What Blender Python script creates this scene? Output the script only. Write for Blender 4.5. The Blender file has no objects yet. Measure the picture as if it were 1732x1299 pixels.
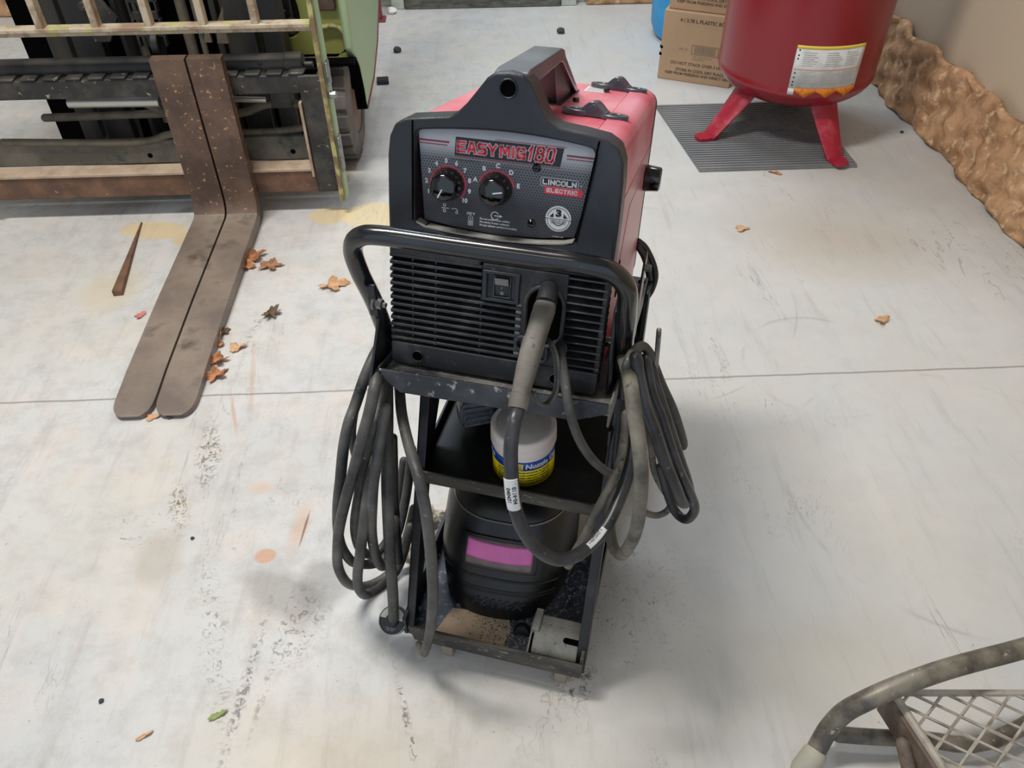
import bpy, bmesh, math, random
from math import sin, cos, pi, radians, hypot, atan2, sqrt
from mathutils import Vector, Matrix
random.seed(7)
S = bpy.context.scene
COL = S.collection

# ------------------------------------------------------------------ colours and materials
def lin(h, a=1.0):
    h = h.lstrip('#')
    o = []
    for i in (0, 2, 4):
        c = int(h[i:i+2], 16)/255
        o.append(c/12.92 if c <= .04045 else ((c+.055)/1.055)**2.4)
    return (*o, a)

class NT:
    """tiny helper around a node tree"""
    def __init__(s, name):
        s.m = bpy.data.materials.new(name); s.m.use_nodes = True
        s.t = s.m.node_tree; s.n = s.t.nodes; s.l = s.t.links
        s.b = s.n['Principled BSDF']
        s.tc = s.n.new('ShaderNodeTexCoord')
    def out(s, v):
        return v
    def link(s, a, b):
        if isinstance(a, (int, float)): b.default_value = a
        elif isinstance(a, tuple): b.default_value = a
        else: s.l.new(a, b)
    def map(s, scale=(1, 1, 1), rot=(0, 0, 0), loc=(0, 0, 0), src=None):
        n = s.n.new('ShaderNodeMapping')
        s.l.new(src or s.tc.outputs['Object'], n.inputs['Vector'])
        n.inputs['Scale'].default_value = scale; n.inputs['Rotation'].default_value = rot; n.inputs['Location'].default_value = loc
        return n.outputs['Vector']
    def noise(s, scale, detail=4, rough=.55, vec=None, dist=0):
        n = s.n.new('ShaderNodeTexNoise')
        s.l.new(vec or s.tc.outputs['Object'], n.inputs['Vector'])
        n.inputs['Scale'].default_value = scale; n.inputs['Detail'].default_value = detail
        n.inputs['Roughness'].default_value = rough; n.inputs['Distortion'].default_value = dist
        return n.outputs['Fac']
    def ramp(s, fac, a, b, ca=(0, 0, 0, 1), cb=(1, 1, 1, 1)):
        n = s.n.new('ShaderNodeValToRGB')
        n.color_ramp.elements[0].position = a; n.color_ramp.elements[1].position = b
        n.color_ramp.elements[0].color = ca; n.color_ramp.elements[1].color = cb
        s.l.new(fac, n.inputs['Fac'])
        return n.outputs['Color']
    def math(s, op, a, b=0.0, c=0.0):
        n = s.n.new('ShaderNodeMath'); n.operation = op
        s.link(a, n.inputs[0]); s.link(b, n.inputs[1]); s.link(c, n.inputs[2])
        return n.outputs[0]
    def vmath(s, op, a, b=(0, 0, 0)):
        n = s.n.new('ShaderNodeVectorMath'); n.operation = op
        s.link(a, n.inputs[0]); s.link(b, n.inputs[1])
        return n.outputs['Value'] if op in ('DOT_PRODUCT', 'LENGTH', 'DISTANCE') else n.outputs[0]
    def mix(s, f, a, b):
        n = s.n.new('ShaderNodeMix'); n.data_type = 'RGBA'
        s.link(f, n.inputs['Factor']); s.link(a, n.inputs['A']); s.link(b, n.inputs['B'])
        for i in n.inputs:
            pass
        return n.outputs['Result']
    def mixc(s, f, a, b):
        n = s.n.new('ShaderNodeMix'); n.data_type = 'RGBA'
        s.link(f, n.inputs[0]); s.link(a, n.inputs[6]); s.link(b, n.inputs[7])
        return n.outputs[2]
    def sep(s, v=None):
        n = s.n.new('ShaderNodeSeparateXYZ'); s.l.new(v or s.tc.outputs['Object'], n.inputs[0]); return n.outputs
    def bump(s, h, strength=.3, dist=.001):
        n = s.n.new('ShaderNodeBump'); s.l.new(h, n.inputs['Height'])
        n.inputs['Strength'].default_value = strength; n.inputs['Distance'].default_value = dist
        s.l.new(n.outputs['Normal'], s.b.inputs['Normal'])
    def base(s, c): s.link(c, s.b.inputs['Base Color'])

def mat(name, c, rough=.5, metal=0.0, c2=None, sc=12, lo=.45, hi=.7, amt=1.0, c3=None, sc3=90, lo3=.6, hi3=.7, bump=0.0, bsc=150, coat=0, spec=None, stretch=(1, 1, 1), rough2=None):
    t = NT(name); b = t.b
    b.inputs['Roughness'].default_value = rough; b.inputs['Metallic'].default_value = metal
    col = lin(c); f = None
    v = t.map(stretch) if stretch != (1, 1, 1) else None
    if c2:
        f = t.ramp(t.noise(sc, 6, .6, v), lo, hi, cb=(amt, amt, amt, 1))
        col = t.mixc(f, col, lin(c2))
    if c3:
        g = t.ramp(t.noise(sc3, 4, .6, v), lo3, hi3)
        col = t.mixc(g, col, lin(c3))
    t.base(col)
    if rough2 is not None and f is not None:
        t.link(t.math('MULTIPLY_ADD', f, rough2-rough, rough), b.inputs['Roughness'])
    if bump: t.bump(t.noise(bsc, 3), bump, .001)
    if coat: b.inputs['Coat Weight'].default_value = coat; b.inputs['Coat Roughness'].default_value = .08 if rough < .25 else .22
    if spec is not None: b.inputs['Specular IOR Level'].default_value = spec
    return t.m

K = {}
K['plastic'] = mat('dark_plastic', '#1c1e23', .38, c2='#3a3b40', sc=9, lo=.5, hi=.8, bump=.35, bsc=900)
K['plastic_dusty'] = mat('dusty_dark_plastic', '#1f2023', .6, c2='#55534f', sc=22, lo=.5, hi=.8, c3='#84827c', sc3=110, lo3=.66, hi3=.8, bump=.2, bsc=800)
K['blackhole'] = mat('black_void', '#050506', .95, spec=.05)  # near-black fill standing in for the shade inside holes and gaps
K['handle_plastic'] = mat('blue_grey_handle_plastic', '#3a404a', .28, c2='#5a606b', sc=14, lo=.45, hi=.8, bump=.12, bsc=700, coat=.5)  # blue-grey, lighter than the front plastic
K['red'] = mat('dusty_glare_red_paint', '#c43a4e', .30, c2='#dd96a2', sc=5, lo=.32, hi=.6, amt=.9, c3='#a8142a', sc3=18, lo3=.66, hi3=.72)  # pink mottling is dust plus glare put into the colour
K['red_side'] = mat('red_side_glare_paint', '#9c1c30', .3, c2='#c58a94', sc=3, lo=.38, hi=.62, amt=.75)  # pale second colour paints in reflections on the side
K['black_metal'] = mat('black_painted_steel', '#17181b', .32, c2='#3a3a3a', sc=18, lo=.5, hi=.78, c3='#77756f', sc3=160, lo3=.7, hi3=.8, rough2=.6)
K['handle_tube'] = mat('black_gloss_tube', '#0e0f12', .2, c2='#24272c', sc=16, lo=.5, hi=.75, c3='#6b6c70', sc3=140, lo3=.72, hi3=.8, coat=.4)
K['shelf_top'] = mat('dusty_shelf_steel', '#22242a', .5, c2='#8a8780', sc=10, lo=.42, hi=.72, c3='#b5b1a6', sc3=140, lo3=.62, hi3=.74)
K['shelf_lip'] = mat('scuffed_shelf_lip', '#27292d', .42, c2='#4d4e51', sc=16, lo=.45, hi=.7, c3='#a9a7a2', sc3=70, lo3=.62, hi3=.70)
K['tray'] = mat('dusty_tray_steel', '#131c2e', .36, c2='#454c58', sc=11, lo=.42, hi=.72, c3='#8b8d90', sc3=130, lo3=.56, hi3=.72)
K['tray_lip'] = mat('muddy_tray_lip', '#2a2824', .55, c2='#4f4b43', sc=14, lo=.4, hi=.68, c3='#8d897c', sc3=50, lo3=.62, hi3=.68, stretch=(1, 3, 3))
K['inner'] = mat('inner_black_steel', '#0a0b0e', .4, c2='#34363b', sc=9, lo=.52, hi=.85)
K['cable'] = mat('dusty_rubber_cable', '#2b2b2c', .52, c2='#67655f', sc=14, lo=.38, hi=.72, c3='#8c8a84', sc3=120, lo3=.64, hi3=.76, bump=.3, bsc=120)
K['cable_blue'] = mat('dark_rubber_cable', '#202124', .38, c2='#46474a', sc=14, lo=.4, hi=.7, c3='#7d7b75', sc3=90, lo3=.64, hi3=.76)
K['cable_tan'] = mat('muddy_rubber_cable', '#4d4a43', .65, c2='#827c6e', sc=20, lo=.4, hi=.68, c3='#3a3935', sc3=60, lo3=.6, hi3=.7)
K['cable_black'] = mat('black_rubber_cable', '#1a1b1e', .4)
K['gun'] = mat('dusty_gun_grip', '#605c55', .6, c2='#857f75', sc=22, lo=.4, hi=.7, c3='#3b3a38', sc3=90, lo3=.64, hi3=.74)
K['gun_dark'] = mat('dark_gun_nozzle', '#222326', .5)
K['grey_plastic'] = mat('grey_plastic', '#7b7a74', .6, c2='#94928a', sc=30, lo=.4, hi=.65, c3='#4b4a47', sc3=150, lo3=.62, hi3=.7)
K['chrome'] = mat('chrome', '#c9c9c9', .2, 1.0)
K['zinc'] = mat('dull_zinc', '#9a9a98', .4, .9, c2='#5f5f5c', sc=60)
K['knob'] = mat('gloss_black_knob', '#08080a', .12, coat=.5)
K['white_print'] = mat('white_print', '#d6d6d6', .5)
K['grey_print'] = mat('grey_print', '#a9a9aa', .5)
K['red_print'] = mat('red_print', '#d62f40', .5, c2='#e04a55', sc=60)
K['dark_print'] = mat('dark_print', '#1f1d20', .5)
K['pale_red'] = mat('faded_red_stripe', '#8c2c38', .5)
K['label_white'] = mat('white_label', '#d3d3d1', .5, c2='#bdbdba', sc=40)
K['ink'] = mat('black_ink', '#26262a', .6)
K['jar_white'] = mat('dirty_white_plastic', '#ded2ca', .45, c2='#bfb1a6', sc=12, lo=.5, hi=.75)
K['jar_lid'] = mat('dusty_jar_lid', '#b8b2a9', .55, c2='#9c968e', sc=20, lo=.4, hi=.7)
K['jar_blue'] = mat('blue_label', '#1644a0', .4)
K['jar_yellow'] = mat('yellow_label', '#f0d400', .45)
K['helmet'] = mat('dusty_black_helmet', '#0f1011', .36, c2='#34312b', sc=9, lo=.42, hi=.72, c3='#79766c', sc3=120, lo3=.7, hi3=.8, rough2=.65)
K['helmet_side'] = mat('dusty_helmet_flank', '#6b675f', .6, c2='#8a857a', sc=7, lo=.4, hi=.65, c3='#26262a', sc3=12, lo3=.6, hi3=.8)
K['magenta'] = mat('magenta_lens', '#df6fb0', .35, c2='#cf66a4', sc=20)
K['lens_grey'] = mat('cloudy_lens_cover', '#7b6a66', .45, c2='#5d5452', sc=30)
K['card'] = mat('dirty_cardboard', '#a8937b', .8, c2='#8a7863', sc=25, lo=.45, hi=.7, c3='#2e2a27', sc3=70, lo3=.7, hi3=.73)
K['cardboard'] = mat('kraft_cardboard', '#b39577', .8, c2='#a88a6c', sc=6)
K['card_edge'] = mat('cardboard_edge', '#bfa088', .85)
K['card_print'] = mat('brown_print', '#5a4637', .8)
K['card_fade'] = mat('faded_print', '#8a7562', .8)
K['blue_drum'] = mat('blue_plastic_drum', '#2b97d6', .45, c2='#5bb0dc', sc=6)
K['tank'] = mat('tank_red_paint', '#86111f', .3, c2='#8f1c2c', sc=3, coat=.3)
K['tank_leg'] = mat('tank_leg_paint', '#a01c33', .35, c2='#bd5560', sc=25, lo=.5, hi=.8)
K['yellow'] = mat('yellow_strip', '#e8cf4a', .5)
K['orange'] = mat('orange_strip', '#e07f1c', .5, c2='#b9661a', sc=90, lo=.5, hi=.6)
K['orange_thin'] = mat('orange_line', '#cc8f70', .5)
K['fork'] = mat('rusty_brown_steel', '#4c3a2f', .55, c2='#6e5747', sc=8, lo=.4, hi=.65, c3='#b98a5e', sc3=80, lo3=.62, hi3=.68, bump=.3, bsc=200)
K['blade'] = mat('worn_fork_steel', '#6f6259', .46, c2='#8d8072', sc=6, lo=.4, hi=.66, c3='#4e443d', sc3=12, lo3=.56, hi3=.75, bump=.15, bsc=160)
K['carriage'] = mat('dark_greasy_steel', '#262523', .55, c2='#4f4a43', sc=14, lo=.45, hi=.7, c3='#a3967b', sc3=60, lo3=.64, hi3=.70)
K['carriage_low'] = mat('green_grey_dusty_steel', '#57544a', .75, c2='#7a7366', sc=10, lo=.4, hi=.65, c3='#3a4640', sc3=16, lo3=.6, hi3=.7)
K['rustbar'] = mat('rust_brown_bar', '#5f4637', .7, c2='#7c5b44', sc=18, lo=.4, hi=.65, c3='#c1ac8d', sc3=60, lo3=.7, hi3=.73)
K['ledge'] = mat('dusty_pale_ledge', '#b5a08a', .8, c2='#9a856f', sc=20)
K['rack'] = mat('chipped_rack_paint', '#b7a992', .6, c2='#8f7860', sc=22, lo=.45, hi=.6, c3='#a5a566', sc3=16, lo3=.56, hi3=.64)
K['palegreen'] = mat('pale_green_paint', '#a9bd90', .5, c2='#9db79a', sc=3, lo=.4, hi=.7, c3='#6a6f63', sc3=24, lo3=.72, hi3=.76, stretch=(1, 1, .3))
K['lime'] = mat('lime_green_paint', '#979a52', .5, c2='#87905a', sc=5, c3='#4a4a2a', sc3=40, lo3=.72, hi3=.76)
K['limeedge'] = mat('chipped_lime_edge', '#b3ad72', .6, c2='#7d6a4c', sc=26, lo=.42, hi=.56)
K['mast'] = mat('mast_steel', '#1f2020', .5, c2='#46413a', sc=8, lo=.45, hi=.7, stretch=(1, 1, .2))
K['rubber'] = mat('tyre_rubber', '#4f4d4c', .75, c2='#77726d', sc=9, lo=.4, hi=.65)
K['hub'] = mat('rusty_tan_hub', '#7b6459', .7, c2='#8f786a', sc=12)
K['hose'] = mat('dirty_hose', '#6c6353', .7, c2='#4b463c', sc=20)
K['silver'] = mat('bright_steel_rod', '#cfcabf', .35, .6)
K['mat_r'] = mat('grey_rubber_mat', '#76787a', .6, c2='#8a8a89', sc=5, lo=.4, hi=.7)
K['leaf'] = mat('dry_orange_leaf', '#bb8052', .7, c2='#8a5a3a', sc=55, lo=.42, hi=.62)
K['leaf_pale'] = mat('pale_tan_leaf', '#d0a67e', .7, c2='#b5885f', sc=55, lo=.42, hi=.62)
K['leaf_dark'] = mat('dark_crumbled_leaf', '#6b5640', .8, c2='#453a30', sc=60)
K['leaf_brown'] = mat('flat_brown_leaf', '#a5795a', .8, c2='#7c5840', sc=60)
K['leaf_green'] = mat('dry_green_leaf', '#8b9a5c', .7, c2='#5f6a3c', sc=60)
K['leaf_pink'] = mat('pink_brown_leaf', '#c4746a', .7)
K['stone'] = mat('dark_stone', '#3c3a39', .8, c2='#5b5751', sc=90)
K['blacktrash'] = mat('black_plastic_block', '#15202a', .35)
K['paper'] = mat('white_paper_scrap', '#dcdad6', .8)
K['redpost'] = mat('dull_red_steel', '#8a3a40', .6, c2='#6a2c30', sc=10)
K['jack'] = mat('scuffed_grey_tube', '#524d45', .45, .25, c2='#837c6d', sc=22, lo=.4, hi=.62, c3='#b3a98f', sc3=70, lo3=.64, hi3=.7)
K['jack_pale'] = mat('pale_mesh_steel', '#a69d90', .6, c2='#7c7468', sc=40)
K['jack_foot'] = mat('beige_rubber_foot', '#a9a593', .7)
K['jack_brown'] = mat('brown_steel_edge', '#5c4d42', .6, c2='#7a6a5c', sc=40)
K['foot_pad'] = mat('tan_rubber_pad', '#8f8574', .8)
K['grit'] = mat('pale_grit', '#8d8a84', .8, c2='#4d4a47', sc=200, lo=.45, hi=.55)
K['plug_pale'] = mat('pale_plug_face', '#c9ccba', .5)
K['clear'] = None
def clear_plastic():
    t = NT('cloudy_clear_plastic'); b = t.b
    t.base(t.mixc(t.ramp(t.noise(60), .4, .7), lin('#7d8087'), lin('#a3a5a9')))
    b.inputs['Transmission Weight'].default_value = .55; b.inputs['Roughness'].default_value = .25; b.inputs['IOR'].default_value = 1.45
    return t.m
K['clear'] = clear_plastic()
K['film'] = mat('crumpled_film', '#b9b1a3', .4, c2='#57534d', sc=26, lo=.55, hi=.62)

def panel_mat():
    t = NT('honeycomb_faceplate'); b = t.b
    b.inputs['Roughness'].default_value = .42
    s = 285.0
    co = t.sep()
    cmb = t.n.new('ShaderNodeCombineXYZ')
    t.l.new(t.math('MULTIPLY_ADD', co[0], s, 100.0), cmb.inputs[0]); t.l.new(t.math('MULTIPLY_ADD', co[2], s, 100.0), cmb.inputs[1])
    uv = cmb.outputs[0]; r = (1.0, 1.7320508, 1.0); hh = (.5, .8660254, .5)
    a = t.vmath('SUBTRACT', t.vmath('MODULO', uv, r), hh)
    bb = t.vmath('SUBTRACT', t.vmath('MODULO', t.vmath('SUBTRACT', uv, hh), r), hh)
    def hexd(v):
        v = t.vmath('ABSOLUTE', v)
        v = t.vmath('MULTIPLY', v, (1, 1, 0))
        q = t.sep(v)
        return t.math('MAXIMUM', t.vmath('DOT_PRODUCT', v, (.5, .8660254, 0)), q[0])
    d = t.math('MINIMUM', hexd(a), hexd(bb))      # 0 centre .. 0.5 edge
    line = t.ramp(d, .36, .44)
    # printed fade: silver at the top and sides, near black low
    g = t.math('ADD', t.math('MULTIPLY_ADD', co[2], 11.0, -2.42), t.math('MULTIPLY', t.math('POWER', t.math('ABSOLUTE', co[0]), 2.0), 24.0))
    gr = t.ramp(g, .0, 1.0)
    cell = t.mixc(gr, lin('#2b2b2f'), lin('#4a4a4f'))
    rim = t.mixc(gr, lin('#3f4045'), lin('#a6a6aa'))
    c = t.mixc(line, cell, rim)
    # plain silver band behind the name
    band = t.ramp(co[2], .262, .279)
    c = t.mixc(t.math('MULTIPLY', band, .8), c, t.mixc(t.ramp(co[2], .284, .300), lin('#c9c9cc'), lin('#8a8a8f')))
    t.base(c)
    return t.m
K['panel'] = panel_mat()

def floor_mat():
    t = NT('stained_concrete'); b = t.b
    pos = t.tc.outputs['Object']
    c = t.mixc(t.ramp(t.noise(1.1, 5, .6), .3, .7), lin('#cbcbc8'), lin('#b8b9b8'))
    c = t.mixc(t.ramp(t.noise(4.5, 6, .65), .42, .75, cb=(.5, .5, .5, 1)), c, lin('#d6d1ca'))
    xyz = t.sep()
    # fine mottling, heavier on the trafficked left side
    left = t.ramp(t.math('ADD', xyz[0], t.math('MULTIPLY_ADD', t.noise(1.5, 3), .6, -.3)), -.25, .25, (1, 1, 1, 1), (.25, .25, .25, 1))
    m1 = t.math('MULTIPLY', t.ramp(t.noise(17, 7, .72), .46, .72, cb=(.5, .5, .5, 1)), left)
    c = t.mixc(m1, c, lin('#9b958e'))
    m2 = t.math('MULTIPLY', t.ramp(t.noise(7, 7, .7, t.map(loc=(9, 3, 0))), .5, .75, cb=(.55, .55, .55, 1)), left)
    c = t.mixc(m2, c, lin('#d9c9ba'))
    m3 = t.math('MULTIPLY', t.ramp(t.noise(150, 4, .7), .60, .70, cb=(.5, .5, .5, 1)), t.math('MULTIPLY', left, t.ramp(t.noise(4, 4), .4, .62)))
    c = t.mixc(m3, c, lin('#6f6a63'))
    # warm near side
    c = t.mixc(t.math('MULTIPLY', t.ramp(t.noise(2.2, 5, .6, t.map(loc=(4, 2, 0))), .45, .7), .3), c, lin('#c5bca8'))
    def blotch(c, x, y, rx, ry, rot, col, amt, soft=.5, nz=.5, ns=9):  # rust stains, dirt and other soft-edged colour patches
        v = t.map((1/rx, 1/ry, 1), (0, 0, 0), (0, 0, 0), t.map((1, 1, 0), (0, 0, rot), (0, 0, 0), t.vmath('SUBTRACT', pos, (x, y, 0))))
        d = t.vmath('LENGTH', v)
        d = t.math('ADD', d, t.math('MULTIPLY_ADD', t.noise(ns, 5, .65), nz*2, -nz))
        f = t.ramp(d, 1-soft, 1, (amt, amt, amt, 1), (0, 0, 0, 1))
        return t.mixc(f, c, lin(col))
    c = blotch(c, -.435, 2.03, .07, .05, 0, '#d8c497', .8, .15, .35)
    c = blotch(c, -.30, 2.02, .13, .075, .2, '#dbc89c', .8, .15, .35)
    c = blotch(c, -.93, 1.98, .10, .05, .1, '#d2bb8b', .75, .2, .4)
    c = blotch(c, -.80, 1.93, .06, .05, 0, '#cdb384', .7, .3, .4)
    c = blotch(c, -.95, 1.70, .09, .12, 0, '#c6b999', .5, .5, .4)
    c = blotch(c, -.365, .775, .10, .055, .6, '#8b8680', .6, .45, .45, 14)
    c = blotch(c, -.30, .80, .06, .06, 0, '#7d7a77', .5, .4, .45, 14)
    c = blotch(c, -.362, .925, .022, .075, .1, '#c98f5c', .4, .8, .4, 20)
    c = blotch(c, -.352, .92, .003, .05, .1, '#7a4d30', .8, .5, .3, 30)
    c = blotch(c, -.415, .86, .022, .018, 0, '#c7926a', .7, .25, .15, 20)
    c = blotch(c, -.45, 1.02, .035, .02, 0, '#cf9a6a', .5, .8, .5, 20)
    c = blotch(c, -.605, .86, .05, .07, 0, '#ab9f90', .5, .5, .4)
    c = blotch(c, -.53, 1.34, .008, .17, -.16, '#c08555', .35, .8, .3, 16)
    c = blotch(c, -.548, 1.23, .006, .09, -.3, '#bf7e4b', .5, .8, .3, 16)
    c = blotch(c, -.52, 1.01, .18, .015, 0, '#b9b6b2', .4, .5, .4)
    c = blotch(c, .95, 1.85, .35, .25, .2, '#b5a795', .55, .8, .5, 4)
    c = blotch(c, .45, .62, .35, .15, .2, '#c0b7a3', .35, .8, .5, 4)
    c = blotch(c, -.25, .50, .30, .12, .1, '#bba98c', .45, .8, .5, 5)
    c = blotch(c, .18, .78, .14, .22, -.2, '#7f8288', .45, .8, .5, 5)  # soft blue-grey darkening to the right of the cart
    # gritty drifts of dirt
    def grit(c, x, y, rx, ry, rot, col, amt, ns=85, lo=.5, hi=.6):
        v = t.map((1/rx, 1/ry, 1), (0, 0, 0), (0, 0, 0), t.map((1, 1, 0), (0, 0, rot), (0, 0, 0), t.vmath('SUBTRACT', pos, (x, y, 0))))
        d = t.math('ADD', t.vmath('LENGTH', v), t.math('MULTIPLY_ADD', t.noise(14, 4), .8, -.4))
        m = t.ramp(d, .3, 1, (amt, amt, amt, 1), (0, 0, 0, 1))
        f = t.math('MULTIPLY', m, t.ramp(t.noise(ns, 3, .7, None, 1.5), lo, hi))
        return t.mixc(f, c, lin(col))
    c = grit(c, -.575, 1.12, .035, .12, -.18, '#6a5f4c', 1)
    c = grit(c, -.60, .985, .022, .09, -.3, '#76643f', 1)
    c = grit(c, -.665, .93, .08, .06, 0, '#5c564c', .8, 60, .6, .66)
    c = grit(c, -.40, .63, .012, .20, .08, '#6e6a64', .9, 70)
    c = grit(c, -.365, .66, .008, .16, .1, '#7c776f', .8, 70)
    c = grit(c, -.47, .70, .03, .25, -.3, '#7f7b74', .8, 80, .54, .64)
    c = grit(c, -.33, .72, .05, .1, .2, '#6a6662', .8, 70, .54, .62)
    c = grit(c, -.14, .53, .008, .15, -.25, '#6a655c', .9, 70)
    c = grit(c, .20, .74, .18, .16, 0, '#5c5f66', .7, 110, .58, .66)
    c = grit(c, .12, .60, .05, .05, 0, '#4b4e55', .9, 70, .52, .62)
    c = grit(c, -.56, 1.5, .03, .12, 0, '#6e5a42', .6, 60, .54, .64)
    # scuffs and hairline cracks
    cr = t.noise(3.2, 6, .7, t.map((1, .28, 1), loc=(3, 1, 0)), .8)
    crack = t.math('SUBTRACT', 1.0, t.ramp(t.math('ABSOLUTE', t.math('SUBTRACT', cr, .53)), .0, .0035))
    crack = t.math('MULTIPLY', crack, t.ramp(t.noise(2.5, 2), .5, .62))
    c = t.mixc(t.math('MULTIPLY', crack, .55), c, lin('#7b746a'))
    sp = t.ramp(t.noise(60, 3, .6), .70, .745)
    sp = t.math('MULTIPLY', sp, t.ramp(t.noise(3, 3), .42, .62))
    c = t.mixc(t.math('MULTIPLY', sp, .6), c, lin('#5e5850'))
    st = t.ramp(t.noise(9, 6, .7, t.map((3.5, .35, 1))), .55, .8, cb=(.42, .42, .42, 1))
    c = t.mixc(st, c, lin('#8f8a82'))
    for (cx, cy, rr, wdt) in ((.75, 1.32, .17, .006), (.35, 1.62, .42, .004), (.9, .95, .33, .005)):
        dd = t.math('ABSOLUTE', t.math('SUBTRACT', t.vmath('LENGTH', t.map((1, 1, 0), src=t.vmath('SUBTRACT', pos, (cx, cy, 0)))), rr))
        f_ = t.math('MULTIPLY', t.ramp(dd, 0, wdt, (.35, .35, .35, 1), (0, 0, 0, 1)), t.ramp(t.noise(5, 3), .5, .6))
        c = t.mixc(f_, c, lin('#8c8780'))
    # saw-cut joint
    jy = t.math('ABSOLUTE', t.math('ADD', t.math('SUBTRACT', xyz[1], 1.289), t.math('MULTIPLY_ADD', t.noise(12, 3), .006, -.003)))
    j = t.ramp(jy, .0012, .0028, (1, 1, 1, 1), (0, 0, 0, 1))
    c = t.mixc(t.math('MULTIPLY', j, .8), c, lin('#6e655c'))
    t.base(c)
    b.inputs['Roughness'].default_value = .55
    t.link(t.ramp(t.noise(3, 4), .3, .7, (.42, .42, .42, 1), (.68, .68, .68, 1)), b.inputs['Roughness'])
    h = t.math('ADD', t.noise(45, 5, .6), t.math('MULTIPLY', j, -2.0))
    t.bump(h, .12, .003)
    return t.m
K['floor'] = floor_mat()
K['wall'] = mat('grey_plaster_wall', '#b9b9b4', .8, c2='#a8a7a0', sc=3)
K['door_white'] = mat('white_door', '#c9cccb', .6)
K['jamb'] = mat('pale_green_jamb', '#b9c3b8', .6, c2='#8f948a', sc=12)
K['threshold'] = mat('weathered_threshold', '#6d6d66', .8, c2='#3f3f3b', sc=14, lo=.4, hi=.65, stretch=(1, 1, 4))
K['insul'] = mat('brown_fibre_insulation', '#c79c76', .95, c2='#94704e', sc=16, lo=.42, hi=.65, c3='#dcb994', sc3=34, lo3=.55, hi3=.66, bump=1, bsc=60)
K['board'] = mat('pale_wall_board', '#c9b89f', .8)

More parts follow.
